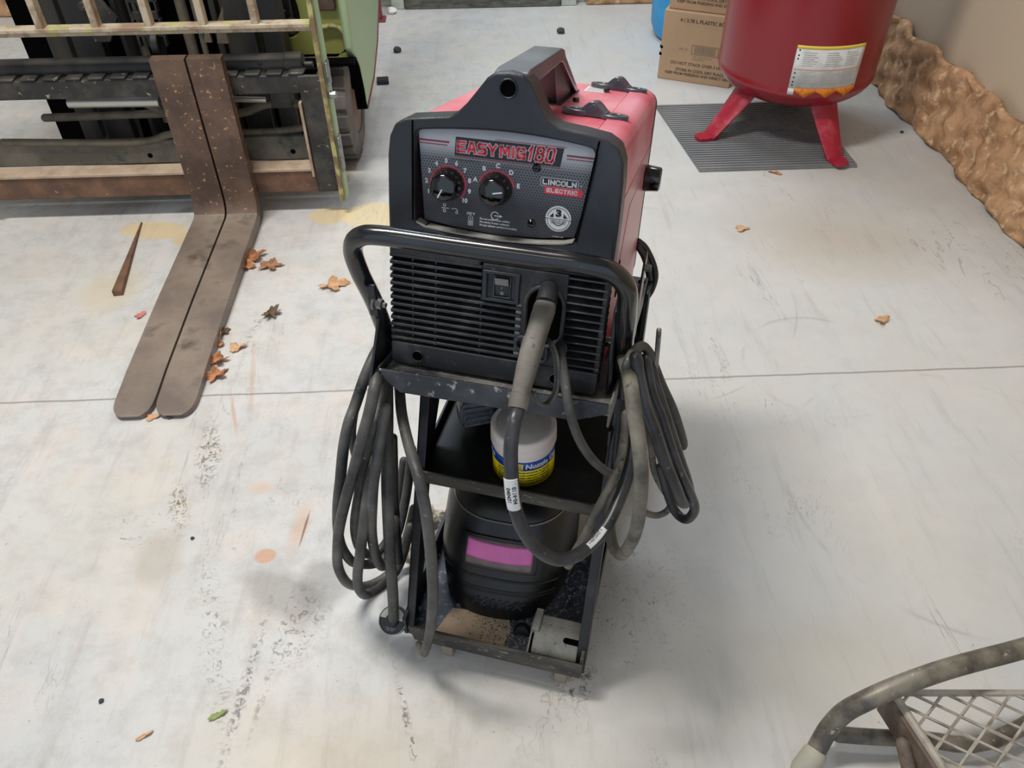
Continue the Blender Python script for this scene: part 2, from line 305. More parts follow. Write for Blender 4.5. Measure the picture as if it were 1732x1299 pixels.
# ------------------------------------------------------------------ mesh builder
class B:
    def __init__(s): s.bm = bmesh.new()
    def add(s, vs, fs, M=None):
        v = [s.bm.verts.new(M @ Vector(p) if M else Vector(p)) for p in vs]
        for f in fs:
            try: s.bm.faces.new([v[i] for i in f])
            except ValueError: pass
        return s
    def box(s, x0, x1, y0, y1, z0, z1, M=None):
        vs = [(x, y, z) for x in (x0, x1) for y in (y0, y1) for z in (z0, z1)]
        return s.add(vs, [(0, 1, 3, 2), (4, 6, 7, 5), (0, 4, 5, 1), (2, 3, 7, 6), (0, 2, 6, 4), (1, 5, 7, 3)], M)
    def prism(s, poly, axis, a, b, M=None):
        """poly in the other two axes (x:(y,z) y:(x,z) z:(x,y)) pushed from a to b"""
        def P(p, d): return {'x': (d, p[0], p[1]), 'y': (p[0], d, p[1]), 'z': (p[0], p[1], d)}[axis]
        n = len(poly)
        vs = [P(p, a) for p in poly] + [P(p, b) for p in poly]
        fs = [tuple(range(n)), tuple(range(2*n-1, n-1, -1))] + [(i, i+n, (i+1) % n+n, (i+1) % n) for i in range(n)]
        return s.add(vs, fs, M)
    def frame(s, outer, inner, axis, a, b, M=None):
        def P(p, d): return {'x': (d, p[0], p[1]), 'y': (p[0], d, p[1]), 'z': (p[0], p[1], d)}[axis]
        n = len(outer)
        vs = [P(p, a) for p in outer]+[P(p, a) for p in inner]+[P(p, b) for p in outer]+[P(p, b) for p in inner]
        fs = []
        for i in range(n):
            j = (i+1) % n
            fs += [(i, j, n+j, n+i), (2*n+i, 3*n+i, 3*n+j, 2*n+j), (i, 2*n+i, 2*n+j, j), (n+i, n+j, 3*n+j, 3*n+i)]
        return s.add(vs, fs, M)
    def cyl(s, p0, p1, r0, r1=None, seg=24, cap=True):
        r1 = r0 if r1 is None else r1
        p0, p1 = Vector(p0), Vector(p1); d = (p1-p0).normalized()
        u = d.orthogonal().normalized(); w = d.cross(u)
        vs = [p0+(u*cos(2*pi*i/seg)+w*sin(2*pi*i/seg))*r0 for i in range(seg)]+[p1+(u*cos(2*pi*i/seg)+w*sin(2*pi*i/seg))*r1 for i in range(seg)]
        fs = [(i, (i+1) % seg, (i+1) % seg+seg, i+seg) for i in range(seg)]
        if cap: fs += [tuple(range(seg-1, -1, -1)), tuple(range(seg, 2*seg))]
        return s.add(vs, fs)
    def lathe(s, prof, c=(0, 0, 0), axis='z', seg=32, M=None, flute=None):
        vs = []; fs = []
        for k, (r, h) in enumerate(prof):
            for i in range(seg):
                a = 2*pi*i/seg; rr = r
                if flute and flute(k): rr = r*(1-.06*(.5+.5*cos(6*a))**6)
                x, y = rr*cos(a), rr*sin(a)
                p = {'z': (x, y, h), 'y': (x, h, y), 'x': (h, x, y)}[axis]
                vs.append((p[0]+c[0], p[1]+c[1], p[2]+c[2]))
        n = len(prof)
        for k in range(n-1):
            for i in range(seg):
                j = (i+1) % seg
                fs.append((k*seg+i, k*seg+j, (k+1)*seg+j, (k+1)*seg+i))
        if prof[0][0] > 1e-6: fs.append(tuple(range(seg-1, -1, -1)))
        if prof[-1][0] > 1e-6: fs.append(tuple((n-1)*seg+i for i in range(seg)))
        return s.add(vs, fs, M)
    def weld(s): bmesh.ops.remove_doubles(s.bm, verts=s.bm.verts, dist=1e-6); return s
    def tube(s, pts, r, seg=12, sub=6, smooth=True, round_end=True, flat=1.0):
        P = [Vector(p) for p in pts]
        if smooth and len(P) > 2: P = catmull(P, sub)
        n = len(P); R = r if isinstance(r, (list, tuple)) else [r]*2
        def rad(t):
            f = t*(len(R)-1); i = min(int(f), len(R)-2); return R[i]+(R[i+1]-R[i])*(f-i)
        T = [(P[min(i+1, n-1)]-P[max(i-1, 0)]).normalized() for i in range(n)]
        u = T[0].orthogonal().normalized(); rings = []
        for i in range(n):
            u = (u-T[i]*u.dot(T[i])).normalized(); w = T[i].cross(u)
            rings.append((P[i], u.copy(), w, rad(i/(n-1))))
        full = []
        if round_end:
            p, uu, w, rr = rings[0]
            for a in (.2, .6, .9): full.append((p-T[0]*rr*cos(a*pi/2), uu, w, rr*sin(a*pi/2)))
        full += rings
        if round_end:
            p, uu, w, rr = rings[-1]
            for a in (.9, .6, .2): full.append((p+T[-1]*rr*cos(a*pi/2), uu, w, rr*sin(a*pi/2)))
        vs = []; fs = []
        for (p, uu, w, rr) in full:
            for k in range(seg):
                a = 2*pi*k/seg; vs.append(p+(uu*cos(a)+w*sin(a)*flat)*rr)
        m = len(full)
        for i in range(m-1):
            for k in range(seg):
                j = (k+1) % seg; fs.append((i*seg+k, i*seg+j, (i+1)*seg+j, (i+1)*seg+k))
        fs += [tuple(range(seg-1, -1, -1)), tuple((m-1)*seg+k for k in range(seg))]
        return s.add(vs, fs)
    def grid(s, f, nu, nv, closeu=False):
        vs = [f(i/(nu-1) if not closeu else i/nu, j/(nv-1)) for j in range(nv) for i in range(nu)]
        fs = []
        for j in range(nv-1):
            for i in range(nu if closeu else nu-1):
                k = (i+1) % nu; fs.append((j*nu+i, j*nu+k, (j+1)*nu+k, (j+1)*nu+i))
        return s.add(vs, fs)

def catmull(P, sub):
    out = []
    for i in range(len(P)-1):
        p0 = P[i-1] if i else P[0]*2-P[1]; p1, p2 = P[i], P[i+1]; p3 = P[i+2] if i+2 < len(P) else P[-1]*2-P[-2]
        for k in range(sub):
            t = k/sub; t2, t3 = t*t, t*t*t
            out.append(.5*((2*p1)+(p2-p0)*t+(2*p0-5*p1+4*p2-p3)*t2+(3*p1-p0-3*p2+p3)*t3))
    out.append(P[-1]); return out

def ob(name, b, m, parent=None, bevel=0, bseg=2, sharp=35, solid=0, sub=0, ang=30, loc=None, rot=None):
    me = bpy.data.meshes.new(name)
    if len(b.bm.verts) < 30000: bmesh.ops.remove_doubles(b.bm, verts=b.bm.verts, dist=1e-7)
    bmesh.ops.recalc_face_normals(b.bm, faces=b.bm.faces)
    b.bm.to_mesh(me); b.bm.free()
    me.materials.append(K[m] if isinstance(m, str) else m)
    for p in me.polygons: p.use_smooth = True
    me.set_sharp_from_angle(angle=radians(sharp))
    o = bpy.data.objects.new(name, me); COL.objects.link(o)
    if parent: o.parent = parent
    if loc is not None: o.location = loc
    if rot is not None: o.rotation_euler = rot
    if solid:
        q = o.modifiers.new('Solidify', 'SOLIDIFY'); q.thickness = solid; q.offset = 0
    if bevel:
        q = o.modifiers.new('Bevel', 'BEVEL'); q.width = bevel; q.segments = bseg; q.limit_method = 'ANGLE'; q.angle_limit = radians(ang)
        q.harden_normals = False
    if sub:
        q = o.modifiers.new('Subdivision', 'SUBSURF'); q.levels = sub; q.render_levels = sub
    return o

def tag(o, label=None, cat=None, group=None, kind=None):
    if label: o['label'] = label
    if cat: o['category'] = cat
    if group: o['group'] = group
    if kind: o['kind'] = kind
    return o
def empty(name, label, cat, loc=(0, 0, 0), rot=(0, 0, 0), group=None, parent=None):
    o = bpy.data.objects.new(name, None); COL.objects.link(o); o.empty_display_size = .05
    o.location = loc; o.rotation_euler = rot
    return tag(o, label, cat, group)
def struct(name, b, m, **k): return tag(ob(name, b, m, **k), kind='structure')

def text(b, body, place, size, u=0, v=0, al='CENTER', bold=0.0, shear=0.0, depth=.0002, sx=1.0, rot=0.0, sp=1.0):
    """adds lettering to a builder; place(u, v, w) puts a flat point on the surface, w is height off it"""
    cu = bpy.data.curves.new('t', 'FONT'); cu.body = body; cu.size = size; cu.align_x = al; cu.align_y = 'CENTER'
    cu.offset = bold*size; cu.shear = shear; cu.extrude = .0001; cu.resolution_u = 3; cu.space_character = sp
    o = bpy.data.objects.new('t', cu); me = bpy.data.meshes.new_from_object(o)
    vs = []
    for p in me.vertices:
        x, y = p.co.x*sx, p.co.y
        if rot: x, y = x*cos(rot)-y*sin(rot), x*sin(rot)+y*cos(rot)
        vs.append(place(u+x, v+y, depth if p.co.z > 0 else 0))
    b.add(vs, [tuple(p.vertices) for p in me.polygons])
    bpy.data.objects.remove(o); bpy.data.curves.remove(cu); bpy.data.meshes.remove(me)
def arcstrip(b, place, cx, cy, r0, r1, a0, a1, n=24, d=.0002):
    vs = []; fs = []
    for i in range(n+1):
        a = a0+(a1-a0)*i/n
        for r in (r0, r1):
            for w in (0, d): vs.append(place(cx+r*cos(a), cy+r*sin(a), w))
    for i in range(n):
        k = 4*i; fs += [(k+1, k+3, k+7, k+5), (k, k+1, k+5, k+4), (k+3, k+2, k+6, k+7)]
    b.add(vs, fs)
def quad(b, place, pts, d=.0002):
    n = len(pts)
    b.add([place(*p, 0) for p in pts]+[place(*p, d) for p in pts], [tuple(range(n)), tuple(range(2*n-1, n-1, -1))]+[(i, (i+1) % n, (i+1) % n+n, i+n) for i in range(n)])

GLYPH = {
 'E': [[(1, 0), (0, 0), (0, 1), (1, 1)], [(0, .5), (.85, .5)]],
 'A': [[(0, 0), (.32, 1), (.68, 1), (1, 0)], [(.18, .32), (.82, .32)]],
 'S': [[(0, .0), (.85, 0), (1, .12), (1, .4), (.85, .5), (.15, .5), (0, .62), (0, .88), (.15, 1), (1, 1)]],
 'Y': [[(0, 1), (.5, .48), (1, 1)], [(.5, .48), (.5, 0)]],
 'M': [[(0, 0), (0, 1), (.15, 1), (.5, .35), (.85, 1), (1, 1), (1, 0)]],
 'I': [[(.5, 0), (.5, 1)]],
 'G': [[(1, .85), (.85, 1), (.15, 1), (0, .85), (0, .15), (.15, 0), (1, 0), (1, .46), (.6, .46)]],
 '1': [[(.15, .72), (.55, 1), (.55, 0)]],
 '8': [[(.2, .52), (.05, .65), (.05, .88), (.2, 1), (.8, 1), (.95, .88), (.95, .65), (.8, .52), (.2, .52), (0, .4), (0, .12), (.15, 0), (.85, 0), (1, .12), (1, .4), (.8, .52)]],
 '0': [[(.15, 0), (0, .15), (0, .85), (.15, 1), (.85, 1), (1, .85), (1, .15), (.85, 0), (.15, 0)]],
 'L': [[(0, 1), (0, 0), (1, 0)]], 'N': [[(0, 0), (0, 1), (1, 0), (1, 1)]], 'C': [[(1, .8), (.8, 1), (.2, 1), (0, .8), (0, .2), (.2, 0), (.8, 0), (1, .2)]],
 'O': [[(.2, 0), (0, .2), (0, .8), (.2, 1), (.8, 1), (1, .8), (1, .2), (.8, 0), (.2, 0)]], 'T': [[(0, 1), (1, 1)], [(.5, 1), (.5, 0)]],
 'R': [[(0, 0), (0, 1), (.85, 1), (1, .88), (1, .6), (.85, .48), (0, .48)], [(.55, .48), (1, 0)]]}
def strokes(b, word, place, u, v, h, w, gap, t, slant=0.0, depth=.0003):
    """heavy block lettering: every glyph is a run of thick strokes"""
    x = u
    for ch in word:
        cw_ = w*(.18 if ch == 'I' else .62 if ch == '1' else 1.18 if ch == 'M' else 1)
        for line in GLYPH[ch]:
            P = [(x+(px if ch != 'I' else .5)*cw_+slant*py*h, v+py*h) for px, py in line]
            for (ax, ay), (bx, by) in zip(P[:-1], P[1:]):
                L = hypot(bx-ax, by-ay); dx, dy = (bx-ax)/L*t/2, (by-ay)/L*t/2
                quad(b, place, [(ax-dx+dy, ay-dy-dx), (bx+dx+dy, by+dy-dx), (bx+dx-dy, by+dy+dx), (ax-dx-dy, ay-dy+dx)], depth)
        x += cw_+gap
    return x

CAB = {
  'A': [(-0.167,0.03,0.51),(-0.165,0.006,0.512),(-0.17,-0.017,0.496),(-0.177,-0.041,0.468),(-0.18,-0.064,0.452),(-0.187,-0.077,0.416),(-0.196,-0.086,0.363),(-0.206,-0.09,0.315),(-0.216,-0.09,0.257),(-0.22,-0.088,0.212),(-0.219,-0.083,0.176),(-0.214,-0.073,0.142),(-0.194,-0.054,0.119),(-0.178,-0.033,0.118),(-0.169,-0.005,0.14),(-0.164,0.022,0.174),(-0.158,0.041,0.223),(-0.153,0.06,0.281)],
  'B': [(-0.158,0.02,0.508),(-0.148,-0.015,0.517),(-0.14,-0.05,0.515),(-0.144,-0.07,0.485),(-0.149,-0.09,0.459),(-0.168,-0.098,0.394),(-0.179,-0.105,0.358),(-0.199,-0.108,0.291),(-0.209,-0.11,0.246),(-0.226,-0.1,0.171),(-0.229,-0.09,0.115),(-0.233,-0.065,0.059),(-0.221,-0.04,0.026),(-0.2,-0.01,0.019),(-0.186,0.02,0.033),(-0.169,0.035,0.095),(-0.159,0.05,0.144)],
  'C': [(-0.147,0.0,0.496),(-0.145,-0.032,0.472),(-0.143,-0.062,0.459),(-0.152,-0.072,0.421),(-0.163,-0.081,0.377),(-0.174,-0.083,0.334),(-0.19,-0.082,0.269),(-0.201,-0.073,0.212),(-0.208,-0.055,0.153),(-0.205,-0.028,0.104),(-0.191,-0.001,0.111),(-0.185,0.026,0.134),(-0.176,0.044,0.185),(-0.169,0.06,0.249)],
  'D': [(-0.142,-0.03,0.461),(-0.142,-0.055,0.429),(-0.141,-0.08,0.41),(-0.145,-0.095,0.387),(-0.15,-0.11,0.35),(-0.159,-0.118,0.299),(-0.166,-0.125,0.257),(-0.181,-0.122,0.193),(-0.186,-0.12,0.152),(-0.191,-0.1,0.101),(-0.182,-0.08,0.087),(-0.178,-0.05,0.068),(-0.171,-0.02,0.065),(-0.165,0.005,0.087),(-0.161,0.03,0.121)],
  'E': [(-0.129,-0.05,0.483),(-0.131,-0.07,0.453),(-0.133,-0.09,0.423),(-0.138,-0.1,0.391),(-0.14,-0.11,0.361),(-0.15,-0.11,0.293),(-0.152,-0.11,0.24),(-0.155,-0.095,0.186),(-0.152,-0.08,0.177),(-0.151,-0.06,0.196),(-0.149,-0.04,0.23)],
  'F': [(-0.164,0.04,0.467),(-0.152,0.011,0.475),(-0.141,-0.026,0.443),(-0.135,-0.066,0.368),(-0.129,-0.094,0.313),(-0.13,-0.109,0.228),(-0.134,-0.115,0.14),(-0.141,-0.115,0.069)],
  'F2': [(-0.141,-0.02,0.393),(-0.147,-0.022,0.319),(-0.152,-0.025,0.254),(-0.158,-0.027,0.145),(-0.158,-0.03,0.104)],
  'A2': [(-0.173,-0.03,0.486),(-0.19,-0.027,0.435),(-0.201,-0.025,0.389),(-0.204,-0.022,0.345),(-0.201,-0.02,0.301)],
  'K': [(-0.159,0.06,0.455),(-0.138,0.016,0.457),(-0.119,-0.027,0.45),(-0.094,-0.071,0.445),(-0.066,-0.115,0.443),(-0.052,-0.136,0.407),(-0.046,-0.149,0.357),(-0.045,-0.155,0.301),(-0.047,-0.159,0.242),(-0.054,-0.16,0.179),(-0.064,-0.159,0.119),(-0.076,-0.155,0.07)],
  'P': [(0.062,-0.11,0.586),(0.062,-0.129,0.583),(0.063,-0.148,0.559),(0.069,-0.166,0.523),(0.075,-0.175,0.494),(0.085,-0.18,0.465),(0.102,-0.18,0.434),(0.123,-0.172,0.41),(0.143,-0.16,0.406),(0.159,-0.135,0.403),(0.174,-0.108,0.413),(0.182,-0.076,0.424),(0.187,-0.045,0.44),(0.187,-0.016,0.459),(0.183,0.002,0.487),(0.175,0.014,0.521),(0.168,0.02,0.548)],
  'R1': [(0.148,0.07,0.545),(0.159,0.025,0.567),(0.169,-0.014,0.58),(0.176,-0.046,0.59),(0.185,-0.073,0.576),(0.195,-0.094,0.553),(0.204,-0.107,0.515),(0.208,-0.113,0.47),(0.209,-0.113,0.426),(0.205,-0.103,0.379),(0.196,-0.083,0.322),(0.184,-0.058,0.294),(0.175,-0.039,0.299),(0.169,-0.019,0.319),(0.168,0.0,0.353)],
  'R2': [(0.172,0.0,0.583),(0.176,-0.012,0.6),(0.181,-0.023,0.589),(0.188,-0.035,0.573),(0.196,-0.043,0.555),(0.211,-0.049,0.524),(0.228,-0.05,0.479),(0.245,-0.048,0.438),(0.259,-0.037,0.396),(0.264,-0.022,0.383),(0.253,-0.005,0.396),(0.232,0.012,0.423),(0.212,0.03,0.456)],
  'R3': [(0.18,0.02,0.565),(0.186,0.005,0.586),(0.192,-0.01,0.578),(0.2,-0.015,0.553),(0.214,-0.02,0.525),(0.228,-0.025,0.492),(0.249,-0.03,0.443),(0.269,-0.025,0.397),(0.278,-0.02,0.364),(0.272,-0.005,0.323),(0.257,0.01,0.315),(0.242,0.025,0.333),(0.226,0.04,0.368)],
  'R4': [(0.186,0.05,0.538),(0.192,0.029,0.563),(0.2,0.016,0.549),(0.211,0.01,0.525),(0.23,0.01,0.475),(0.247,0.016,0.424),(0.264,0.023,0.373),(0.275,0.03,0.331)],
  'R5': [(0.167,-0.02,0.592),(0.17,-0.004,0.597),(0.179,0.012,0.599),(0.189,0.023,0.581),(0.198,0.032,0.552),(0.21,0.037,0.52),(0.228,0.04,0.481),(0.242,0.04,0.445),(0.25,0.044,0.416),(0.246,0.049,0.409),(0.234,0.059,0.427),(0.218,0.07,0.452)],
  'R6': [(0.185,0.03,0.523),(0.194,0.034,0.48),(0.206,0.039,0.423),(0.218,0.047,0.352),(0.238,0.056,0.3),(0.251,0.06,0.287),(0.248,0.06,0.256),(0.234,0.057,0.242),(0.216,0.043,0.261),(0.202,0.03,0.295)],
  'W': [(0.081,0.02,0.579),(0.09,-0.023,0.603),(0.101,-0.051,0.587),(0.112,-0.066,0.55),(0.125,-0.061,0.501),(0.142,-0.041,0.446),(0.163,-0.014,0.396),(0.175,0.02,0.356)],
  'Q': [(0.172,0.0,0.497),(0.175,-0.021,0.472),(0.175,-0.047,0.456),(0.169,-0.074,0.444),(0.159,-0.096,0.423),(0.148,-0.111,0.386),(0.138,-0.123,0.36),(0.132,-0.13,0.341)],
  'T1': [(0.07,-0.02,0.615),(0.079,-0.03,0.616),(0.087,-0.04,0.605),(0.091,-0.05,0.583),(0.091,-0.06,0.57),(0.086,-0.07,0.563),(0.081,-0.08,0.568),(0.074,-0.08,0.573),(0.07,-0.08,0.585)],
  'rear1': [(0.131,0.42,0.48),(0.144,0.42,0.469),(0.159,0.42,0.442),(0.166,0.42,0.416),(0.163,0.42,0.388),(0.153,0.42,0.365),(0.142,0.42,0.354)],
  'rear2': [(0.133,0.41,0.476),(0.145,0.41,0.457),(0.155,0.41,0.428),(0.158,0.41,0.404),(0.153,0.41,0.381),(0.141,0.41,0.366)],
  'rod': [(0.19,0.02,0.557),(0.198,0.023,0.559),(0.198,0.027,0.577),(0.196,0.03,0.612)],
  'jackleg': [(0.4428,0.4502,0.02),(0.4543,0.4652,0.035),(0.4678,0.4792,0.06),(0.4848,0.4879,0.09),(0.5074,0.4912,0.115),(0.5497,0.5,0.135),(0.621,0.5149,0.15),(0.7114,0.5317,0.155),(0.7873,0.5461,0.155)],
  'jackcross': [(0.491,0.4826,0.03),(0.5345,0.4771,0.03),(0.6102,0.47,0.03),(0.712,0.4634,0.03)],
}


# ------------------------------------------------------------------ frames of reference
YAW = radians(17.14); TILT = radians(14.4)
CO = Vector((.004, .745, 0))                     # floor point below the front of the welder
RZ = Matrix.Rotation(-YAW, 4, 'Z')
CART_M = Matrix.Translation(CO) @ RZ
def cw(x, y, z=0): return CART_M @ Vector((x, y, z))
def cart_empty(name, label, cat, at=(0, 0, 0), group=None):
    return empty(name, label, cat, cw(*at), (0, 0, -YAW), group)
def cart_mesh(name, b, m, label, cat, at, group=None, **k):
    """a top-level mesh modelled in cart coordinates, with its origin moved to `at`"""
    for v in b.bm.verts: v.co -= Vector(at)
    o = ob(name, b, m, loc=cw(*at), rot=(0, 0, -YAW), **k)
    return tag(o, label, cat, group)

# ================================================================== SETTING
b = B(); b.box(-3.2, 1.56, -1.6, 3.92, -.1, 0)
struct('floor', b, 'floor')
b = B(); b.box(-3.2, -.44, 3.84, 3.92, 0, 3.1); b.box(.50, 1.56, 3.84, 3.92, 0, 3.1); b.box(-.44, .50, 3.84, 3.92, 2.1, 3.1)
struct('wall_back', b, 'wall')
b = B(); b.box(.50, 1.40, 3.79, 3.839, 0, .55); b.box(-3.1, -.44, 3.80, 3.839, 0, .55)
for k in range(2): pass
struct('trim_1', b, 'insul', bevel=.01)
b = B(); b.box(-.322, .387, 3.83, 3.88, .049, 2.045)
d1 = struct('door_1', b, 'door_white', bevel=.004)
b = B()
for z0 in (.25, 1.15):
    b.frame([(-.2, z0), (.26, z0), (.26, z0+.7), (-.2, z0+.7)], [(-.17, z0+.03), (.23, z0+.03), (.23, z0+.67), (-.17, z0+.67)], 'y', 3.822, 3.829)
ob('door_panel', b, 'door_white', d1)
b = B(); b.box(-.38, -.32, 3.79, 3.90, 0, 2.1); b.box(.385, .455, 3.79, 3.90, 0, 2.1); b.box(-.38, .455, 3.79, 3.90, 2.04, 2.1); b.box(-.439, -.38, 3.84, 3.90, 0, 2.1); b.box(.455, .499, 3.84, 3.90, 0, 2.1)
struct('trim_2', b, 'jamb', bevel=.004)
b = B(); b.box(-.318, .383, 3.785, 3.88, 0, .048)
struct('trim_3', b, 'threshold', bevel=.004)
b = B(); b.box(1.50, 1.56, -1.6, 3.84, 0, 3.1)
struct('wall_right', b, 'board')
# lumpy fibre insulation banked against the foot of the right wall
def insf(u, v):
    y = -1.5+u*5.25; z = v*.235
    n = .010*sin(23*y+27*z)+.008*sin(61*y-39*z)+.007*sin(90*z+31*y)+.012*sin(9*y)
    return (1.455+n*.8+.02*v, y, max(0, z+.01*sin(30*y)))
b = B(); b.grid(insf, 190, 20)
struct('trim_4', b, 'insul', solid=.02)
b = B(); b.box(-3.2, 1.56, -1.6, 3.92, 3.1, 3.2); struct('ceiling', b, 'wall')
b = B(); b.box(-3.28, -3.2, -1.6, 3.92, 0, 3.1); struct('wall_left', b, 'wall')

# ================================================================== FORKLIFT
fl = empty('forklift', 'green forklift parked at left with its two worn forks lying on the floor', 'forklift', (-.76, 2.06, 0))
FP = Vector((-.76, 2.06, 0))
def fpart(name, b, m, parent=None, **k):
    for v in b.bm.verts: v.co -= FP
    return ob(name, b, m, parent or fl, **k)
# forks: one swept blade each
def fork(x0, x1, tipy, tipskew):
    b = B(); xc, w = (x0+x1)/2, x1-x0
    path = [(2.018, .462, .030), (2.018, .30, .032), (2.018, .12, .034), (2.016, .075, .034), (2.008, .048, .034), (1.992, .029, .034), (1.97, .021, .034), (1.90, .020, .034), (1.6, .018, .030), (1.35, .013, .022)]
    n = 8
    n = 14
    for i in range(n+1):
        path.append((1.30-(1.30-tipy)*sin(i/n*pi/2), .011-.004*i/n, .017-.007*i/n))
    vs = []
    L = len(path)
    for i, (y, z, t) in enumerate(path):
        a = path[max(i-1, 0)]; c = path[min(i+1, L-1)]
        d = Vector((0, c[0]-a[0], c[1]-a[1])).normalized(); nrm = Vector((0, -d.z, d.y))
        if nrm.z < 0 and i > 5: nrm = -nrm
        if i <= 5 and nrm.y > 0: nrm = -nrm
        ww = w
        if y < 1.32:
            f = (1.32-y)/(1.32-tipy); f2 = sqrt(max(0, 1-min(1, max(0, (f-.45)/.55))**2.6)); ww = w*(.42+.58*f2)
        for sx in (-1, 1):
            for s2 in (1, -1):
                p = Vector((xc+sx*ww/2, y, z))+nrm*t/2*s2
                p.z = max(p.z, .001)
                vs.append(p)
    fs = []
    for i in range(L-1):
        k = 4*i
        fs += [(k, k+4, k+6, k+2), (k+1, k+3, k+7, k+5), (k, k+1, k+5, k+4), (k+2, k+6, k+7, k+3)]
    fs += [(0, 2, 3, 1), (4*L-4, 4*L-3, 4*L-1, 4*L-2)]
    b.add(vs, fs); return b
for i, (x0, x1) in enumerate(((-.804, -.7195), (-.714, -.630))):
    f = fork(x0, x1, 1.222, 0)
    shank = f
    o = fpart('fork', shank, 'fork', bevel=.003, sharp=50)
    o.data.materials.append(K['blade'])
    for p in o.data.polygons:
        c = p.center
        if c.y+FP.y < 1.985 and c.z < .07: p.material_index = 1
# carriage
b = B(); b.box(-1.42, -.41, 2.045, 2.085, .352, .40)
for k in range(17):
    x = -1.38+k*.056
    b.box(x, x+.04, 2.042, 2.075, .40, .407)
fpart('carriage_bar', b, 'carriage', bevel=.003)
b = B(); b.box(-1.42, -.40, 2.05, 2.09, .066, .13)
fpart('carriage_bar', b, 'rustbar', bevel=.004)
b = B(); b.box(-1.42, -.42, 2.046, 2.10, .131, .140)
fpart('ledge_strip', b, 'ledge', bevel=.002)
b = B(); b.box(-1.42, -.435, 2.10, 2.12, .14, .21)
fpart('lower_plate', b, 'carriage_low', bevel=.004)
for x in (-.92, -.525):
    b = B(); b.cyl((x, 2.0995, .165), (x, 2.103, .165), .007); fpart('plate_hole', b, 'blackhole')
b = B(); b.box(-.462, -.398, 2.04, 2.085, .07, .40)
fpart('carriage_end', b, 'carriage', bevel=.004)
b = B(); b.box(-1.42, -1.36, 2.04, 2.085, .07, .40); fpart('carriage_end', b, 'carriage', bevel=.004)
b = B(); b.box(-.470, -.463, 2.035, 2.08, .12, .33); fpart('ledge_strip', b, 'ledge', bevel=.001)
b = B(); b.cyl((-1.40, 2.115, .400), (-.465, 2.115, .400), .030, seg=32); b.cyl((-.50, 2.115, .400), (-.455, 2.115, .400), .032, seg=32)
b.cyl((-.455, 2.115, .40), (-.43, 2.115, .40), .008)
b.cyl((-.56, 2.084, .415), (-.56, 2.09, .415), .006, seg=6)
fpart('shift_cylinder', b, 'mast', bevel=.002)
b = B(); b.cyl((-.69, 2.13, .308), (-.575, 2.13, .302), .008); fpart('steel_rod', b, 'silver')
b = B(); b.cyl((-1.1, 2.13, .308), (-.86, 2.13, .305), .014); fpart('steel_rod', b, 'silver')
b = B(); b.box(-.56, -.505, 2.11, 2.15, .285, .345); fpart('bracket', b, 'carriage', bevel=.003)
b = B(); b.tube([(-1.2, 2.17, .25), (-.9, 2.15, .262), (-.80, 2.13, .27), (-.66, 2.14, .262), (-.58, 2.14, .285), (-.50, 2.14, .285), (-.455, 2.13, .255), (-.46, 2.14, .20)], .011)
fpart('hose', b, 'hose')
b = B(); b.tube([(-1.3, 2.10, .215), (-.95, 2.10, .205), (-.85, 2.10, .225), (-.76, 2.10, .23), (-.66, 2.12, .215), (-.56, 2.12, .217), (-.46, 2.12, .228)], .010)
fpart('hose', b, 'hose')
b = B(); b.tube([(-1.1, 2.16, .31), (-.95, 2.15, .31), (-.88, 2.14, .285), (-.84, 2.15, .24), (-.83, 2.16, .18)], .013); fpart('hose', b, 'hose')
# load backrest
b = B(); b.box(-1.415, -.405, 2.045, 2.065, .507, .520)
b.box(-1.415, -.405, 2.03, 2.065, .520, .530)
fpart('rack_rail', b, 'rack', bevel=.002)
for x in (-1.18, -1.05, -.918, -.792, -.663, -.537):
    b = B(); b.box(x-.009, x+.009, 2.034, 2.06, .523, 1.25); fpart('rack_upright', b, 'rack', bevel=.002)
b = B(); b.box(-1.415, -.405, 2.04, 2.065, 1.25, 1.28); fpart('rack_rail', b, 'rack', bevel=.002)
for sgn, xo in ((1, -.398), (-1, -1.422)):
    b = B(); M = Matrix.Translation(Vector((xo, 2.05, .045)))
    b.box(-.006, .006, -.02, .012, 0, 1.24, M); fpart('rack_side', b, 'limeedge', bevel=.001)
    b = B(); b.box(.0065*sgn-.003, .0065*sgn+.006, -.004, .035, 0, 1.24, M); fpart('rack_side', b, 'palegreen', bevel=.001)
for z0, z1 in ((.37, .43), (.13, .23)):
    b = B(); b.box(-.388, -.380, 2.04, 2.07, z0, z1); fpart('side_clip', b, 'zinc', bevel=.002)
b = B(); b.cyl((-.39, 2.05, .345), (-.37, 2.05, .345), .011, seg=6); fpart('side_bolt', b, 'zinc', bevel=.002)
# mast channels, chains, lift cylinder
for x0, x1, y0, y1 in ((-.690, -.672, 2.20, 2.30), (-.66, -.585, 2.19, 2.23), (-.575, -.52, 2.22, 2.30), (-.93, -.915, 2.18, 2.28), (-1.06, -.985, 2.19, 2.23), (-1.14, -1.085, 2.22, 2.30)):
    b = B(); b.box(x0, x1, y0, y1, .16, 1.7); fpart('mast_channel', b, 'mast', bevel=.004)
for x in (-.865, -.822):
    b = B()
    for k in range(56):
        z = .44+k*.021
        if k % 2: b.box(x-.012, x+.012, 2.165, 2.178, z, z+.019)
        else: b.box(x-.015, x-.009, 2.163, 2.181, z-.004, z+.023); b.box(x+.009, x+.015, 2.163, 2.181, z-.004, z+.023)
    fpart('lift_chain', b, 'mast', bevel=.001)
b = B(); b.cyl((-.845, 2.175, .44), (-.825, 2.175, .44), .035, seg=28); fpart('chain_pulley', b, 'mast', bevel=.003)
b = B(); b.cyl((-.765, 2.22, .2), (-.765, 2.22, 1.6), .014); fpart('hydraulic_pipe', b, 'hose')
